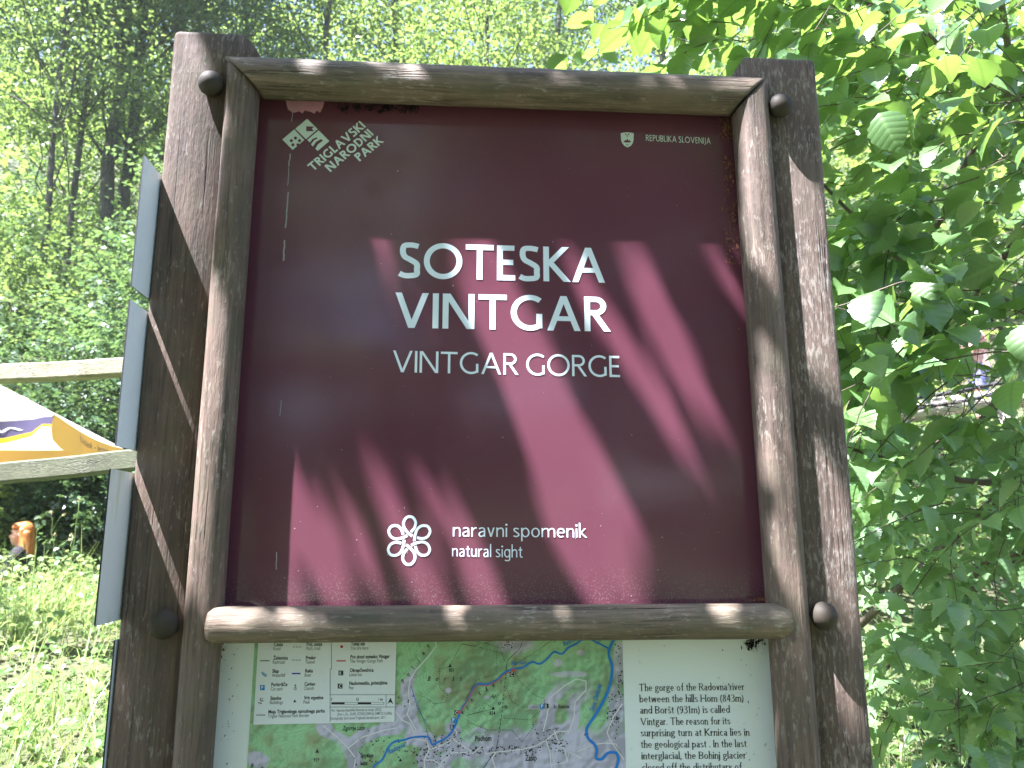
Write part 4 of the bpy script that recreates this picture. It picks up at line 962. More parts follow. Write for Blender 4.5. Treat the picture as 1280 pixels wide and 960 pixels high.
FT = [ # label, px, depth, h, crown r, clumps, material, trunk r, lean, crown base
 ('slim leaning tree at the far left edge, first trunk from the left', 16, 13.5, 18, 2.6, 150, 'forest', .07, -.02, .30),
 ('slim young tree, second trunk from the left edge', 40, 14.5, 18, 2.6, 150, 'forest', .075, .01, .30),
 ('thick dark trunk, left one of the close pair left of the board', 90, 15.5, 21, 3.2, 190, 'dark_leaf', .17, 0, .30),
 ('thick dark trunk, right one of the close pair left of the board', 107, 15.9, 21, 3.2, 190, 'forest', .16, .01, .34),
 ('slender tree between the close trunk pair and the left post', 168, 17.5, 20, 3.0, 170, 'forest', .11, 0, .2),
 ('bright crowned tree just above the left post', 262, 18.5, 17, 2.8, 120, 'forest', .13, 0, .15),
 ('bright yellow green tree above the left end of the top rail', 372, 17.5, 15, 2.8, 110, 'beech', .12, .01, .2),
 ('sunlit tree above the left half of the top rail', 470, 20.5, 16, 3.0, 110, 'beech', .13, 0, .2),
 ('sunlit tree with a visible grey trunk above the middle of the top rail', 607, 17.0, 15, 2.6, 100, 'beech', .09, 0, .3),
 ('pale green tree behind the hazel tips over the right half of the top rail', 706, 20.5, 16, 3.0, 105, 'ash', .13, 0, .2),
 ('tree glimpsed through the hazel leaves above the right post', 850, 19.0, 16, 3.0, 90, 'beech', .14, 0, .2),
 ('tree glimpsed through the upper right hazel leaves', 1030, 18.0, 15, 3.0, 80, 'beech', .14, 0, .2),
 ('tree behind the hazel bush near the right edge', 1200, 17.0, 15, 3.0, 80, 'ash', .14, 0, .15)]
for i, (lb, px, dp, h, c_, nc, mt, tr_, ln, cb_) in enumerate(FT):
    tree('forest_tree', lb, px, dp, h, c_, nc, .09, M[mt], 200+i, tr_, ln, cb_, 200)
# far woodland filling the slope
rg = np.random.default_rng(77); nb = 700
bx = rg.uniform(-30, 34, nb); by = rg.uniform(24, 52, nb); bz = ground(bx, by)+rg.uniform(.5, 11, nb); bx2 = np.concatenate([rg.uniform(-44, -9, 420), rg.uniform(9, 44, 260)]); by2 = rg.uniform(9, 26, 680); bz2 = ground(bx2, by2)+rg.uniform(.3, 7, 680)
bx, by, bz = np.concatenate([bx, bx2]), np.concatenate([by, by2]), np.concatenate([bz, bz2]); nb = len(bx); C0 = np.stack([bx, by, bz], 1)
n = 100000; idx = rg.integers(0, nb, n); off = rg.normal(size=(n, 3))*np.array([1.1, 1.1, .55])
wd = foliage('far_woodland', C0[idx]+off, off*np.array([1, 1, .2])+rg.normal(size=(n, 3))*.6, UP+rg.normal(size=(n, 3))*.5, rg.uniform(.2, .36, n), T_KITE, M['beech'], None, 'stuff')
tag(wd, 'mass of bright green woodland far up the slope behind the trees', 'woodland')
# low growth over the forest slope
n = 140000; x = rg.uniform(-15, 10, n); y = 8.0+rg.random(n)**1.5*16; k_ = np.maximum(0, np.sin(x*1.3+y*.7)*np.cos(y*1.1-x*.4))
z = ground(x, y)+rg.random(n)**1.3*(.5+1.1*k_)
ok = ~((x > 1.5)&(x < 9)&(y < 8.9))
un = foliage('slope_undergrowth', np.stack([x, y, z], 1)[ok], rg.normal(size=(n, 3))[ok]*np.array([1, 1, .3]), (UP+np.array([0, -.5, 0])+rg.normal(size=(n, 3))*.4)[ok], rg.uniform(.07, .16, n)[ok], T_KITE, M['forest'], None, 'stuff')
tag(un, 'leafy undergrowth carpeting the forest slope', 'undergrowth')

# ------------------------------------------------------------------ sunny bank: grass and weeds
rg = np.random.default_rng(31)
def scatter(n, x0, x1, y0, y1):
    x = rg.uniform(x0, x1, n); y = rg.uniform(y0, y1, n); return x, y
x, y = scatter(26000, -4.2, -.25, .3, 5.0); x2, y2 = scatter(9000, 1.12, 3.2, .3, 3.2)
x = np.concatenate([x, x2]); y = np.concatenate([y, y2]); n = len(x)
clump = np.sin(x*4.1+1)*np.cos(y*3.7)+np.sin(x*1.9-y*2.3); keep = rg.random(n) < np.clip(.45+.3*clump, .1, 1); x, y = x[keep], y[keep]; n = len(x)
pg_ = proj(np.stack([x, y, ground(x, y)+.22], 1)); kw = ~((pg_[:, 0] < 80)&(pg_[:, 1] < 693)&(x < 0)); x, y = x[kw], y[kw]; n = len(x)
b0 = np.stack([x, y, ground(x, y)-.01], 1); h = rg.uniform(.12, .42, n)*(1+.3*rg.normal(size=n)).clip(.5, 1.6); a = rg.uniform(0, 2*pi, n)
dirv = np.stack([np.cos(a), np.sin(a), np.zeros(n)], 1); wv = np.stack([-np.sin(a), np.cos(a), np.zeros(n)], 1)*rg.uniform(.0018, .0042, n)[:, None]; bend = rg.uniform(.15, 1.1, n)
rows_ = []
for u in (0, .35, .7, 1.0):
    c_ = b0+dirv*(h*bend*u*u)[:, None]+UP*(h*(u-.35*bend*u*u*u))[:, None]; w_ = wv*(1-u*.92); rows_ += [c_-w_, c_+w_]
V = np.stack(rows_, 1).reshape(-1, 3); Ft = np.array([(0, 1, 3, 2), (2, 3, 5, 4), (4, 5, 7, 6)]); Fc = (Ft[None]+(np.arange(n)*8)[:, None, None]).reshape(-1, 4)
gr = put('bank_grass', np_mesh('bank_grass', V, Fc, M['grass']), None, 'stuff'); tag(gr, 'tangled sunlit grass growing on the banks beside the board', 'grass')
x, y = scatter(14000, -4.4, -.22, .35, 4.9); x2, y2 = scatter(7000, 1.1, 3.3, .3, 3.0); x = np.concatenate([x, x2]); y = np.concatenate([y, y2]); n = len(x)
hgt = rg.random(n)**1.2*(.10+.20*np.clip(np.sin(x*2.3+y)*np.cos(y*1.9-x), 0, 1)+.10*(y > 2.6))
P = np.stack([x, y, ground(x, y)+.02+hgt], 1); D = rg.normal(size=(n, 3))*np.array([1, 1, .35]); N = UP+rg.normal(size=(n, 3))*.45
pw = proj(P); kw = ~((pw[:, 0] < 85)&(pw[:, 1] < 694)&(x < 0)); P, D, N = P[kw], D[kw], N[kw]; n = len(P)
wdz = foliage('bank_weeds', P, D, N, rg.uniform(.02, .058, n), T_MED, M['weed'], None, 'stuff'); tag(wdz, 'bright broad leaved weeds covering the sunny banks', 'weeds')
M['yellow'] = plain('yellow_petal', (.75, .55, .02), .5)
V, Fc = [], []
for k in range(46):
    fx, fy = rg.uniform(-3.6, -.5), rg.uniform(.6, 4.6); c_ = np.array([fx, fy, ground(fx, fy)+rg.uniform(.12, .30)])
    for j in range(5):
        a = j*2*pi/5; t_ = np.array([cos(a), sin(a), .25]); s_ = np.array([-sin(a), cos(a), 0]); r_ = .011; o_ = len(V)
        V += [c_, c_+t_*r_*.6+s_*r_*.4, c_+t_*r_, c_+t_*r_*.6-s_*r_*.4]; Fc.append((o_, o_+1, o_+2, o_+3))
fo = put('yellow_flowers', mesh('yellow_flowers', V, Fc, M['yellow']), None, 'stuff'); tag(fo, 'scattered small yellow flowers among the bank grass', 'flowers')
def stalk(label, base_px, top_px, depth, br_, seed):
    rg = np.random.default_rng(seed); p1 = at_d(*top_px, depth); p0 = at_d(*base_px, depth); p0[2] = ground(p0[0], p0[1])-.02
    r = thing('flower_stalk', label, 'plant', tuple(p0))
    l_ = curve_pts(p0, p1, .0, 9, rg, .008); parts = [tube(l_, np.linspace(.004, .0018, 10), 5)]; heads = []
    for k in range(br_):
        q = l_[5+k % 4]; e = q+np.array([rg.uniform(-.09, .09), rg.uniform(-.05, .05), rg.uniform(.06, .14)]); parts.append(tube(curve_pts(q, e, .02, 4, rg, .004), np.linspace(.0022, .0012, 5), 4)); heads.append(e)
    heads.append(p1); put('stem', mesh('stem', *merge(parts), M['grass'], smooth=True), r)
    V, Fc = [], []
    for c_ in heads:
        for j in range(16):
            d = unit(rg.normal(size=3)); s_ = unit(np.cross(d, rg.normal(size=3)))*.005; o_ = len(V); e = c_+d*.016; V += [c_, (c_+e)/2+s_, e, (c_+e)/2-s_]; Fc.append((o_, o_+1, o_+2, o_+3))
    put('flower_head', mesh('flower_head', V, Fc, M['straw']), r)
stalk('tall branched flower stalk standing behind the red-haired person', (78, 700), (64, 640), 5.0, 3, 1)
stalk('thin upright stalk between the red-haired person and the mossy sign plate', (90, 690), (99, 625), 4.8, 1, 2)

# ------------------------------------------------------------------ overhanging bough that dapples the board
rg = np.random.default_rng(909)
LIT = [(.035, [(280+x/1.8286, 300+y/1.8286) for x, y in q]) for q in (
       [(525, 52), (650, 52), (720, 230), (800, 380), (870, 500), (945, 640), (915, 830), (805, 830), (760, 680), (700, 500), (650, 360), (590, 220)],
       [(782, 55), (812, 55), (902, 200), (985, 330), (1045, 430), (1020, 430), (940, 310), (850, 190)], [(905, 48), (972, 48), (1030, 190), (1080, 290), (1120, 390), (1085, 390), (1020, 280), (960, 170)],
       [(1108, 45), (1200, 45), (1200, 170), (1180, 150)], [(358, 68), (430, 68), (455, 170), (440, 180), (400, 120)], [(192, 480), (205, 560), (255, 680), (310, 832), (174, 832)],
       [(258, 585), (285, 600), (340, 700), (395, 832), (345, 832), (300, 700)], [(352, 560), (372, 560), (440, 700), (500, 832), (440, 832), (405, 740)], [(520, 620), (545, 620), (600, 720), (665, 832), (530, 832), (490, 760), (560, 760)])]
LIT += [(.035, [(345, 105), (408, 105), (408, 145), (348, 145)])]
LIT += [(0.0, q) for q in ([(205, 40), (240, 40), (262, 110), (300, 180), (285, 330), (262, 420), (250, 500), (180, 480), (170, 200)], [(150, 370), (250, 370), (240, 720), (140, 760)], [(985, 190), (1040, 260), (1052, 480), (1010, 470), (1000, 300)], [(1040, 560), (1070, 640), (1080, 780), (1040, 760)], [(1040, 790), (1075, 880), (1090, 940), (1050, 900)])]
LIT += [(-.02, q) for q in ([(235, 360), (278, 360), (285, 560), (262, 720), (225, 760), (215, 600)], [(365, 66), (408, 66), (408, 100), (365, 100)], [(462, 68), (560, 74), (555, 100), (465, 98)], [(925, 150), (985, 150), (985, 260), (960, 360), (930, 330)], [(945, 435), (975, 440), (985, 620), (960, 610)], [(985, 640), (1008, 700), (1015, 830), (988, 830)])]
LIT += [(-.03, q) for q in ([(262, 752), (440, 752), (455, 790), (262, 800)], [(524, 752), (580, 752), (590, 785), (535, 785)], [(690, 752), (752, 752), (770, 785), (700, 785)], [(880, 752), (920, 752), (935, 785), (890, 785)])]
def inpoly(x, y, poly):
    ins = np.zeros(len(x), bool); n = len(poly)
    for i in range(n):
        (x1, y1), (x2, y2) = poly[i], poly[(i+1) % n]
        if y1 == y2: continue
        c_ = ((y1 > y) != (y2 > y)) & (x < (x2-x1)*(y-y1)/(y2-y1)+x1); ins ^= c_
    return ins
def shadow_px(Q, Y=.012):                   # where the sun drops a leaf point on the board
    t_ = (Y-Q[:, 1])/(-TOSUN[1]); H = Q-TOSUN*t_[:, None]; return proj(H)
oh = thing('overhanging_tree', 'leafy tree behind the viewer whose bough hangs over the board', 'tree', (-3.4, -3.0, float(ground(-3.4, -3.0))))
n = 26000
U_ = rg.uniform(-.55, 1.25, n); Vz = rg.uniform(-1.3, 1.75, n); Tt = rg.uniform(2.5, 3.5, n)     # aim points on the board, then up the sun's path
Q = np.stack([U_, np.zeros(n), ZB+Vz], 1)+TOSUN*Tt[:, None]
sel = rg.random(n) < .50; Q = Q[sel]
Lf = rg.uniform(.04, .07, len(Q)); sm_ = rg.random(len(Q)) < .62; Lf = np.where(sm_, rg.uniform(.018, .034, len(Q)), Lf); D = unit(rg.normal(size=(len(Q), 3))*np.array([1, 1, .3])); N = TOSUN+rg.normal(size=(len(Q), 3))*.35
bad = np.zeros(len(Q), bool); X = unit(np.cross(D, N))
for u, v in ((0, 0), (0, .5), (0, 1), (.34, .45), (-.34, .45)):
    for yy in (.035, 0.0, -.02, -.03):
        s_ = shadow_px(Q+D*(Lf*v)[:, None]+X*(Lf*u)[:, None], yy)
        for y_, pl_ in LIT:
            if y_ == yy: bad |= inpoly(s_[:, 0], s_[:, 1], pl_)
Q, D, N, Lf = Q[~bad], D[~bad], N[~bad], Lf[~bad]
foliage('crown', Q, D, N, Lf, T_MED, M['beech'], oh)
n2 = 5200; c0 = np.array([-3.3, -2.6, 6.6]); Q2 = c0+rg.normal(size=(n2, 3))*np.array([.85, .7, .9]); s2 = shadow_px(Q2); inb = (s2[:, 0] > 60)&(s2[:, 0] < 1180)&(s2[:, 1] > 0)&(s2[:, 1] < 1500)
Q2 = Q2[~inb]; n2 = len(Q2); foliage('crown', Q2, rg.normal(size=(n2, 3)), UP+rg.normal(size=(n2, 3))*.5, rg.uniform(.07, .12, n2), T_KITE, M['beech'], oh)
parts = [tube(curve_pts((-3.4, -3.0, -.3), (-3.3, -2.7, 7.2), 0, 9, rg, .04), np.linspace(.15, .05, 10), 10)]
for e, s_ in (((-1.5, -1.1, 4.4), .35), ((-2.6, -1.7, 5.9), .2), ((-4.2, -2.2, 6.5), .2), ((-3.6, -3.6, 6.4), .2)):
    parts.append(tube(curve_pts((-3.35, -2.85, 3.9), e, s_, 7, rg, .03), np.linspace(.06, .012, 8), 7))
put('trunk', mesh('trunk', *merge(parts), M['bark'], smooth=True), oh)

# ------------------------------------------------------------------ trees across the path, mirrored in the glossy panel
for i, (x, y, h, mt, lb) in enumerate(((-1.9, -8.0, 11, 'dark_leaf', 'dark tree across the path, mirrored left in the glossy panel'), (2.2, -9.0, 11, 'dark_leaf', 'tall tree across the path, mirrored in the middle of the panel'),
        (5.4, -8.5, 10, 'dark_leaf', 'dark tree across the path to the right behind the viewer'), (-5.4, -10, 10, 'beech', 'light tree across the path to the left behind the viewer'), (.2, -13, 15, 'forest', 'tall dark tree farthest behind the viewer'))):
    tree('wayside_tree', lb, 0, 0, h, 2.5, 46, .15, M[mt], 500+i, .14, 0, .12, 420, (x, y), 'trees across the path', 1.5)

rg = np.random.default_rng(88); nb = 170; bx = rg.uniform(-26, 26, nb); by = rg.uniform(-27, -17, nb); bz = ground(bx, by)+rg.uniform(.5, 13, nb)
C0 = np.stack([bx, by, bz], 1); n = 26000; idx = rg.integers(0, nb, n); off = rg.normal(size=(n, 3))*np.array([1.3, 1.1, .7])
wd2 = foliage('opposite_woodland', C0[idx]+off, off*np.array([1, 1, .2])+rg.normal(size=(n, 3))*.6, UP+rg.normal(size=(n, 3))*.6, rg.uniform(.25, .42, n), T_KITE, M['beech'], None, 'stuff')
tag(wd2, 'sunlit woodland across the path behind the viewer', 'woodland')

# ------------------------------------------------------------------ timber fence on the bank (left)
fence = thing('timber_fence', 'weathered timber fence of two horizontal beams on the bank left of the board', 'fence', tuple(at_d(60, 672, 3.7)*np.array([1, 1, 0])+np.array([0, 0, 1.1])))
def beam(a, b_, hw, hh, name, mat):         # squared beam between two points, eased edges
    a, b_ = np.array(a), np.array(b_); d = unit(b_-a); s_ = unit(np.cross(d, UP)); u_ = np.cross(s_, d); V, Fc = [], []; n = 10; e = .008
    sec = [(-hw+e, -hh), (hw-e, -hh), (hw, -hh+e), (hw, hh-e), (hw-e, hh), (-hw+e, hh), (-hw, hh-e), (-hw, -hh+e)]
    for k in range(n+1):
        c_ = a+(b_-a)*k/n
        for x, y in sec: V.append(c_+s_*x*(1+.02*sin(k*2.1))+u_*(y+.002*sin(k*1.7)))
    for k in range(n):
        for j in range(8): Fc.append((k*8+j, k*8+(j+1) % 8, k*8+8+(j+1) % 8, k*8+8+j))
    Fc += [tuple(range(8))[::-1], tuple(range(n*8, n*8+8))]
    return put(name, mesh(name, V, Fc, mat), fence)
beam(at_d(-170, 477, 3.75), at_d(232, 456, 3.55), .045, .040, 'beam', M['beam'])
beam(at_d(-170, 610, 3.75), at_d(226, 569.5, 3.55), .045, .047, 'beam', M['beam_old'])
for px, pyt, dp in ((-150, 440, 3.78), (214, 440, 3.68)):
    p = at_d(px, pyt, dp); g = float(ground(p[0], p[1]))
    put('post', mesh('post', *box(p[0]-.055, p[0]+.055, p[1]+.03, p[1]+.14, g-.2, p[2]), M['beam']), fence)

# ------------------------------------------------------------------ parasols
def fabric(name, col, tr, mixf=.45):
    m, t, b, o = newmat(name); b.inputs['Base Color'].default_value = (*col, 1); b.inputs['Roughness'].default_value = .85; b.inputs['Specular IOR Level'].default_value = .1
    x = t.nodes.new('ShaderNodeBsdfTranslucent'); x.inputs['Color'].default_value = (*tr, 1); mx = t.nodes.new('ShaderNodeMixShader'); mx.inputs[0].default_value = mixf
    t.links.new(b.outputs[0], mx.inputs[1]); t.links.new(x.outputs[0], mx.inputs[2]); t.links.new(mx.outputs[0], o.inputs['Surface']); return m
M['canvas'] = fabric('parasol_canvas', (.80, .78, .72), (.84, .80, .66), .6)
M['purple'] = fabric('parasol_purple', (.12, .10, .18), (.10, .08, .15), .25)
M['orange'] = fabric('parasol_orange', (.72, .45, .15), (.70, .42, .12))
M['yel'] = fabric('parasol_yellow', (.80, .52, .03), (.7, .45, .02), .3)
def parasol(label, A, e1, e2, side, rise, printed):
    A = np.array(A); cs = [A, A+e1*side, A+(e1+e2)*side, A+e2*side]; c_ = A+(e1+e2)*side/2; apex = c_+UP*rise
    g = float(ground(c_[0], c_[1])); r = thing('parasol', label, 'parasol', (c_[0], c_[1], g), 'cafe parasols')
    V, Fc = [], []
    nn = 10
    for k in range(4):                                   # four sagging facets with a little thickness below
        p, q = cs[k], cs[(k+1) % 4]
        for th in (0, .006):
            o_ = len(V)
            for i in range(nn+1):
                u = i/nn
                for j in range(nn+1):
                    v = j/nn; e = p+(q-p)*v; pt = apex+(e-apex)*u; pt = pt-UP*(.10*math.sin(pi*u)*math.sin(pi*v)*.5+.05*math.sin(pi*v)*u*.8+th); V.append(pt)
            for i in range(nn):
                for j in range(nn): a = o_+i*(nn+1)+j; Fc.append((a, a+1, a+nn+2, a+nn+1))
    can = put('canopy', mesh('canopy', V, Fc, M['canvas'], smooth=True), r)
    for k in range(4):                                   # valances
        p, q = cs[k], cs[(k+1) % 4]; n = 40; out = unit(np.cross(UP, q-p))*-1
        V, Fc, mi = [], [], []
        mats = [M['canvas'], M['purple'], M['yel'], M['orange']]
        bands = {0: [(0, 1, 3)], 3: [(0, .24, 0), (.24, .80, 1), (.80, 1, 2)]}.get(k, [(0, 1, 3)]) if printed else [(0, 1, 0)]
        for i in range(n+1):
            v = i/n; e = p+(q-p)*v-UP*(.04*math.sin(pi*v)); edge = min(v, 1-v); hgt = .215*(.62+.38*min(1, edge/.12)) if edge > .035 else .215*.45
            hgt -= .02*math.sin(pi*v)
            wav = .022*math.sin(v*17)+.012*math.sin(v*31+1)
            for (a, b_, _) in bands:
                if k == 3 and printed: aa = a if a in (0, 1) else a+(.0 if a > .5 else 0)+.10*math.sin((1-v)*2.2)*(1 if a > .5 else .4)*.6
                else: aa = a
                V.append(e-UP*hgt*aa-out*wav*aa)
            V.append(e-UP*hgt-out*wav)
        m_ = len(bands)+1
        for i in range(n):
            for j, (_, _, mt) in enumerate(bands): a = i*m_+j; Fc.append((a, a+m_, a+m_+1, a+1)); mi.append(mt)
        vl = put('valance', mesh('valance', V, Fc, mats, mi, smooth=True), r)
        if printed and k in (0, 3):
            L = np.linalg.norm(q-p); polys = []
            if k == 0:
                V2, F2 = font_mesh('Uobiek - lerzon'); x0, x1 = V2[:, 0].min(), V2[:, 0].max()
                T2 = [(.30+(x-x0)/(x1-x0)*.42, .42+.0*z, z*.075) for x, z in V2]; mt = M['purple']
            else:
                hand = [(0, 0), (.5, 1.0), (.62, 1.05), (.5, .2), (.9, 1.0), (1.05, 1.05), (.95, .1), (1.1, .05), (1.3, .35), (1.2, .4), (1.25, .05), (1.45, .3), (1.5, .05), (1.65, .35), (1.72, .05), (1.85, .38), (2.0, .35), (2.0, .05), (2.2, .3), (2.3, .05), (2.45, .35), (2.65, .15)]
                F2 = []; T2 = []
                for pl_ in ribbon(spl(hand, 5), .075): o_ = len(T2); T2 += [(.93-(2.7-x)/2.7*.42+0*x, .62, z*.10) for x, z in pl_]; F2.append((o_, o_+1, o_+2, o_+3))
                mt = M['white']
            Vw = []
            for v, dn, z in T2:
                hgt = .215; wav = .022*math.sin(v*17)+.012*math.sin(v*31+1); f_ = dn-z/hgt
                Vw.append(p+(q-p)*v-UP*(.04*math.sin(pi*v)+hgt*f_)-out*wav*f_+out*.004)
            put('valance_lettering', mesh('valance_lettering', Vw, F2, mt), vl)
    parts = []
    for k in range(4): parts.append(tube([apex-UP*.05, cs[k]+UP*.0-UP*.02], [.011, .009], 6)); 
    for k in range(4): parts.append(tube([c_+UP*(rise-.75), apex-UP*.05+(cs[k]-apex)*.5-UP*.03], [.009, .008], 6))
    put('rib', mesh('rib', *merge(parts), M['straw'], smooth=True), r)
    put('pole', mesh('pole', *tube([(c_[0], c_[1], g), apex-UP*.02], [.024, .022], 12), M['straw'], smooth=True), r)
    put('base', mesh('base', *merge([tube([(c_[0], c_[1], g), (c_[0], c_[1], g+.07)], [.30, .28], 24), tube([(c_[0], c_[1], g+.07), (c_[0], c_[1], g+.35)], [.035, .035], 12)]), M['grey']), r)
hx = np.array([cf[0], cf[1], 0]); hx /= np.linalg.norm(hx); hr = np.array([hx[1], -hx[0], 0])
A0 = at_d(67, 517, 5.5)
e1 = unit(-.27*hr+.96*hx); e2 = unit(-.96*hr-.27*hx)
parasol('large cafe parasol with purple and orange valances, nearer the fence', A0, e1, e2, 2.4, .62, True)
A1 = at_d(42, 501, 8.4); e1 = unit(-.75*hr+.66*hx); e2 = unit(-.66*hr-.75*hx)
parasol('plain white parasol half hidden behind the printed one', A1, e1, e2, 2.6, .75, False)

# ------------------------------------------------------------------ people
def blob(name, caps, voxel, mat, parent, smooth=4, extra=None):
    """one continuous surface from tapered limbs"""
    bm = bmesh.new()
    for p0, p1, r0, r1 in caps:
        p0, p1 = Vector(p0), Vector(p1); d = p1-p0; n = max(2, int(d.length/(min(r0, r1)*.45))+1)
        for k in range(n+1):
            u = k/n; bmesh.ops.create_icosphere(bm, subdivisions=2, radius=r0*(1-u)+r1*u, matrix=Matrix.Translation(p0+d*u))
    for c_, sc in (extra or []):
        bmesh.ops.create_icosphere(bm, subdivisions=3, radius=1, matrix=Matrix.Translation(Vector(c_)) @ Matrix.Diagonal((*sc, 1)))
    me = bpy.data.meshes.new(name); bm.to_mesh(me); bm.free()
    ob_ = bpy.data.objects.new(name, me); COL.objects.link(ob_)
    md = ob_.modifiers.new('r', 'REMESH'); md.mode = 'VOXEL'; md.voxel_size = voxel
    sm = ob_.modifiers.new('s', 'SMOOTH'); sm.iterations = smooth; sm.factor = .5
    dg = bpy.context.evaluated_depsgraph_get(); m2 = bpy.data.meshes.new_from_object(ob_.evaluated_get(dg)); bpy.data.objects.remove(ob_)
    m2.name = name; m2.materials.clear(); m2.materials.append(mat); m2.polygons.foreach_set('use_smooth', [True]*len(m2.polygons))
    o_ = bpy.data.objects.new(name, m2); COL.objects.link(o_); o_.parent = parent; return o_
def skin(name, col):
    m, t, b, o = newmat(name); b.inputs['Base Color'].default_value = (*col, 1); b.inputs['Roughness'].default_value = .5; b.inputs['Subsurface Weight'].default_value = .15; b.inputs['Subsurface Radius'].default_value = (.01, .004, .002); return m
M['skin'] = skin('skin', (.62, .34, .25)); M['lip'] = plain('lip', (.42, .14, .12), .5); M['eye'] = plain('eye_dark', (.03, .02, .015), .2, .5); M['brow'] = plain('brow', (.30, .13, .05), .8)
def fingers(c_, d, s_, up, out):
    """four unequal curled fingers and a thumb from a palm at c_ pointing along d; s_ across, up = back of hand"""
    c_, d, s_, up = map(np.array, (c_, d, s_, up))
    for k, (o_, l) in enumerate(((-.030, .068), (-.010, .078), (.010, .073), (.029, .058))):
        a = c_+d*.045+s_*o_; b_ = a+d*l*.5-up*.008; e = b_+d*l*.35-up*.024; out += [(a, b_, .009, .0085), (b_, e, .0085, .007)]
    a = c_-s_*.034+d*.0; b_ = a-s_*.022+d*.035-up*.01; out += [(a, b_, .011, .010), (b_, b_+d*.028-up*.008, .010, .008)]
def person(label, feet, fwd, height, hair, top_mat, leg_mat, hair_mat, arms, long_hair, shorts=False, turn=0.0):
    r = thing('person', label, 'person', tuple(feet)); r.rotation_euler = (0, 0, math.atan2(fwd[1], fwd[0])); s = height/1.70
    S = lambda p: tuple(np.array(p)*s)
    hc = np.array((.02, 0, 1.585))                         # head centre (x forward, y left, z up)
    caps = [((0, 0, .98), (0, 0, 1.10), .135, .115), ((0, 0, 1.12), (.005, 0, 1.30), .112, .125), ((0, .06, 1.33), (0, -.06, 1.33), .105, .105), ((0, .15, 1.385), (0, -.15, 1.385), .055, .055), ((0, .09, 1.40), (0, -.09, 1.40), .06, .06), ((-.005, 0, 1.38), (.012, 0, 1.52), .056, .052)]
    for sg in (1, -1):
        caps += [((0, .085*sg, .96), (.01, .09*sg, .52), .088, .056), ((.01, .09*sg, .52), (-.015, .09*sg, .09), .055, .036), ((-.03, .09*sg, .045), (.15, .10*sg, .03), .04, .03)]
        sh, el, wr = (0, .175*sg, 1.365), arms[0 if sg > 0 else 1][0], arms[0 if sg > 0 else 1][1]
        caps += [(sh, el, .050, .038), (el, wr, .038, .026)]
        d = unit(np.array(wr)-np.array(el)); s_ = unit(np.cross(d, (0, sg, 0)+np.array([0, 0, .01]))); up = np.cross(s_, d); pc = np.array(wr)+d*.05
        caps += [(np.array(wr), pc+d*.03+s_*.018, .024, .022), (np.array(wr), pc+d*.03-s_*.018, .024, .022)]; fingers(pc, d, s_, up*1.0, caps)
    ex = [(hc+np.array((-.012, 0, .03)), (.098, .076, .098)), (hc+np.array((.035, 0, -.035)), (.058, .060, .085)), (hc+np.array((.055, 0, -.095)), (.026, .026, .022)),
          (hc+np.array((.098, 0, -.022)), (.020, .011, .014)), (hc+np.array((.088, 0, .0)), (.012, .009, .028)), (hc+np.array((.076, 0, .035)), (.018, .050, .014)), (hc+np.array((.084, 0, -.062)), (.012, .024, .008)),
          (hc+np.array((-.01, .078, -.005)), (.018, .010, .032)), (hc+np.array((-.01, -.078, -.005)), (.018, .010, .032)), (hc+np.array((.05, .036, -.03)), (.03, .026, .03)), (hc+np.array((.05, -.036, -.03)), (.03, .026, .03))]
    sc_c = lambda L, g=0, k=1.0: [(S(a), S(b_), r0*s*k+g, r1*s*k+g) for a, b_, r0, r1 in L]
    body = blob('body', sc_c(caps), .0075, M['skin'], r, 3, [(S(c_), S(q)) for c_, q in ex])
    for sg in (1, -1):
        e = hc+np.array((.084, .031*sg, .008)); bm = bmesh.new(); bmesh.ops.create_icosphere(bm, subdivisions=2, radius=1, matrix=Matrix.Translation(Vector(S(e))) @ Matrix.Diagonal((.009, .014, .007, 1)))
        o_ = put('eye', bm_mesh('eye', bm, M['eye'], True)); o_.parent = r
        e = hc+np.array((.088, .033*sg, .034)); bm = bmesh.new(); bmesh.ops.create_icosphere(bm, subdivisions=2, radius=1, matrix=Matrix.Translation(Vector(S(e))) @ Matrix.Diagonal((.009, .020, .004, 1)))
        o_ = put('eyebrow', bm_mesh('eyebrow', bm, M['brow'], True)); o_.parent = r
    e = hc+np.array((.093, 0, -.064)); bm = bmesh.new(); bmesh.ops.create_icosphere(bm, subdivisions=2, radius=1, matrix=Matrix.Translation(Vector(S(e))) @ Matrix.Diagonal((.008, .022, .006, 1)))
    o_ = put('mouth', bm_mesh('mouth', bm, M['lip'], True)); o_.parent = r
    # clothes follow the body
    tp = caps[0:5]; sl = []
    for i, sg in enumerate((1, -1)):
        sh = np.array((0, .175*sg, 1.365)); el = np.array(arms[i][0]); sl.append((sh, sh+(el-sh)*.72, .055, .050))
    blob('top', sc_c(tp, .012)+sc_c(sl, .008), .009, top_mat, r, 3)
    cut = .42 if shorts else .98
    lg = [((0, 0, .96), (0, 0, 1.0), .138, .130)]
    for sg in (1, -1):
        hp = np.array((0, .085*sg, .95)); kn = np.array((.01, .09*sg, .52)); an = np.array((-.015, .09*sg, .10))
        lg += [(hp, hp+(kn-hp)*(cut if shorts else 1), .092, .078 if shorts else .060)]
        if not shorts: lg.append((kn, an, .060, .046))
    blob('shorts' if shorts else 'trousers', sc_c(lg, .010), .010, leg_mat, r, 3)
    fo_ = []
    for sg in (1, -1): fo_ += [((-.04, .09*sg, .045), (.16, .10*sg, .035), .05, .04)]
    blob('shoe', sc_c(fo_[:1]), .008, M['edge'], r, 2); blob('shoe', sc_c(fo_[1:]), .008, M['edge'], r, 2)
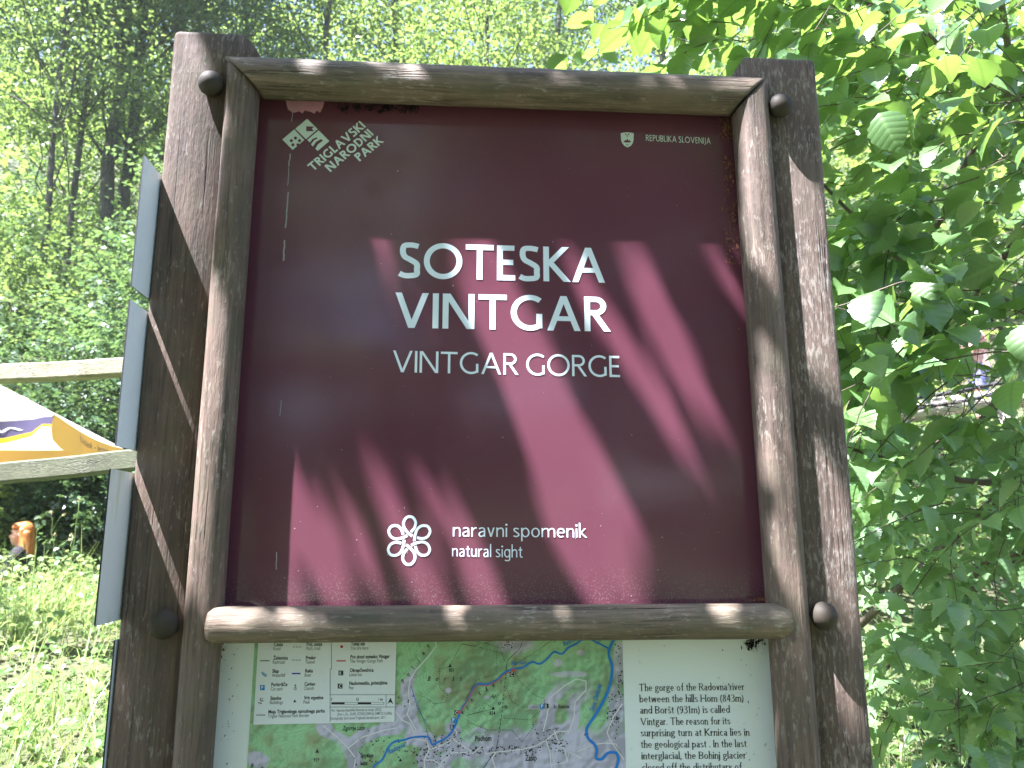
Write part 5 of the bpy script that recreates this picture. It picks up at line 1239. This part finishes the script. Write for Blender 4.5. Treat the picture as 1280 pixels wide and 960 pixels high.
    hx_ = [(hc+np.array((-.030, 0, .042)), (.097, .083, .096)), (hc+np.array((.012, 0, .095)), (.075, .070, .034)), (hc+np.array((.030, .045, .075)), (.052, .036, .036)), (hc+np.array((.030, -.045, .075)), (.052, .036, .036))]
    hcap = []
    if long_hair:
        for sg in (1, -1):
            hcap += [(hc+np.array((-.02, .068*sg, .04)), hc+np.array((-.04, .076*sg, -.12)), .028, .028), (hc+np.array((-.04, .076*sg, -.12)), hc+np.array((.0, .09*sg, -.20)), .028, .018), (hc+np.array((-.06, .05*sg, 0)), hc+np.array((-.10, .07*sg, -.21)), .052, .034)]
            for k in range(5): hcap.append((hc+np.array((-.05-.012*k, (.085-.012*k)*sg, -.05)), hc+np.array((-.07-.018*k, (.12-.02*k)*sg, -.215-.012*(k % 3))), .018, .011))
        hcap += [(hc+np.array((-.08, 0, 0)), hc+np.array((-.12, 0, -.22)), .052, .036)]
    blob('hair', sc_c(hcap), .0065, hair_mat, r, 2, [(S(c_), S(q)) for c_, q in hx_])
    return r
m, t, b, o = newmat('auburn_hair'); tc = t.nodes.new('ShaderNodeTexCoord'); mp = t.nodes.new('ShaderNodeMapping'); mp.inputs['Scale'].default_value = (1, 1, .06); t.links.new(tc.outputs['Object'], mp.inputs['Vector'])
t.links.new(ramp(t, noise(t, mp.outputs[0], 110, 4), [(.35, (.27, .08, .018)), (.65, (.54, .20, .045))]), b.inputs['Base Color']); b.inputs['Roughness'].default_value = .42; M['redhair'] = m
M['darkhair'] = plain('brown_hair', (.06, .035, .02), .5, .4, 0, .4, 60)
M['black_cloth'] = plain('black_cloth', (.035, .033, .036), .85, .1, 0, .3, 40); M['denim'] = plain('denim', (.06, .09, .17), .85, .1, 0, .3, 60)
M['pink_cloth'] = plain('pink_cloth', (.62, .33, .30), .8, .15, 0, .25, 14); M['blue_cloth'] = plain('lavender_blue_cloth', (.22, .22, .48), .8, .15, 0, .2, 14)
hd = at_d(25, 668, 8.0); gz_ = float(ground(hd[0], hd[1])); fw = unit(-hr*.93-hx*.30)
ft = np.array([hd[0], hd[1], hd[2]-1.585*1.66/1.70])
arms_w = (((.10, .21, 1.12), (.26, .14, 1.02)), ((.08, -.21, 1.12), (.24, -.14, 1.03)))
ft -= fw*.03
person('person with long red hair in a black top, walking left behind the sunny bank', ft, fw, 1.66, None, M['black_cloth'], M['denim'], M['redhair'], arms_w, True)
tb = at_d(1219, 438, 9.0); gz2 = float(ground(tb[0], tb[1]))
arms_m = (((.02, .24, 1.12), (.12, .22, .92)), ((.03, -.24, 1.12), (.16, -.20, .96)))
f2 = np.array([tb[0], tb[1], tb[2]-1.22])
person('person in a pink shirt and blue shorts, glimpsed through the hazel leaves', f2, unit(-hr*.6+hx*.5), 1.74, None, M['pink_cloth'], M['blue_cloth'], M['darkhair'], arms_m, False, True)
# ------------------------------------------------------------------ raised path at the right: pale log edge and dark handrail pipes
M['pale_log'] = wood('pale_log', 'X', dark=(.30, .26, .21), mid=(.45, .40, .34), pale=(.6, .56, .5), seed=6.6)
a_, b_ = at_d(1090, 522, 7.9), at_d(1420, 478, 7.6); lg = thing('log_barrier', 'pale barked log on short posts edging the raised path under the pink shirted person', 'barrier', tuple((a_+b_)/2))
put('log', mesh('log', *tube(curve_pts(a_, b_, .02, 12, RNG, .008), [.10+.008*sin(k) for k in range(13)], 16), M['pale_log'], smooth=True), lg)
for u in (.12, .5, .88):
    p = a_*(1-u)+b_*u; g = float(ground(p[0], p[1])); put('post', mesh('post', *tube([(p[0], p[1], g-.2), (p[0], p[1], p[2]-.03)], [.07, .07], 10), M['pale_log'], smooth=True), lg)
hp_ = thing('handrail', 'pair of dark thin rails crossing in front of the pale log', 'railing', tuple(at_d(1240, 560, 7.0)))
for y0, y1 in ((497, 452), (512, 462)):
    put('rail', mesh('rail', *tube(curve_pts(at_d(1080, y0+10, 7.1), at_d(1400, y1-5, 6.7), -.03, 12, RNG, .004), [.018]*13, 8), M['edge'], smooth=True), hp_)
for px in (1075, 1405):
    p = at_d(px, 470, 6.9); g = float(ground(p[0], p[1])); put('post', mesh('post', *tube([(p[0], p[1], g-.1), tuple(p+UP*.1)], [.03, .03], 10), M['edge'], smooth=True), hp_)
bpy.context.view_layer.update()
print('PERSON', ft, gz_, f2, gz2)

# ------------------------------------------------------------------ very thin haze volume, added to veil and lift the dark wood
hm = bpy.data.materials.new('haze'); hm.use_nodes = True; t = hm.node_tree
for nd in list(t.nodes):
    if nd.type == 'BSDF_PRINCIPLED': t.nodes.remove(nd)
pv = t.nodes.new('ShaderNodeVolumePrincipled'); pv.inputs['Color'].default_value = (.86, .94, .82, 1); pv.inputs['Density'].default_value = .0009; pv.inputs['Anisotropy'].default_value = .2
t.links.new(pv.outputs[0], t.nodes['Material Output'].inputs['Volume'])
hz_o = put('haze', mesh('haze', *box(-54, 54, -42, 68, -2, 60), hm), None, 'stuff')
tag(hz_o, 'thin sunlit haze between the trees of the slope', 'haze')
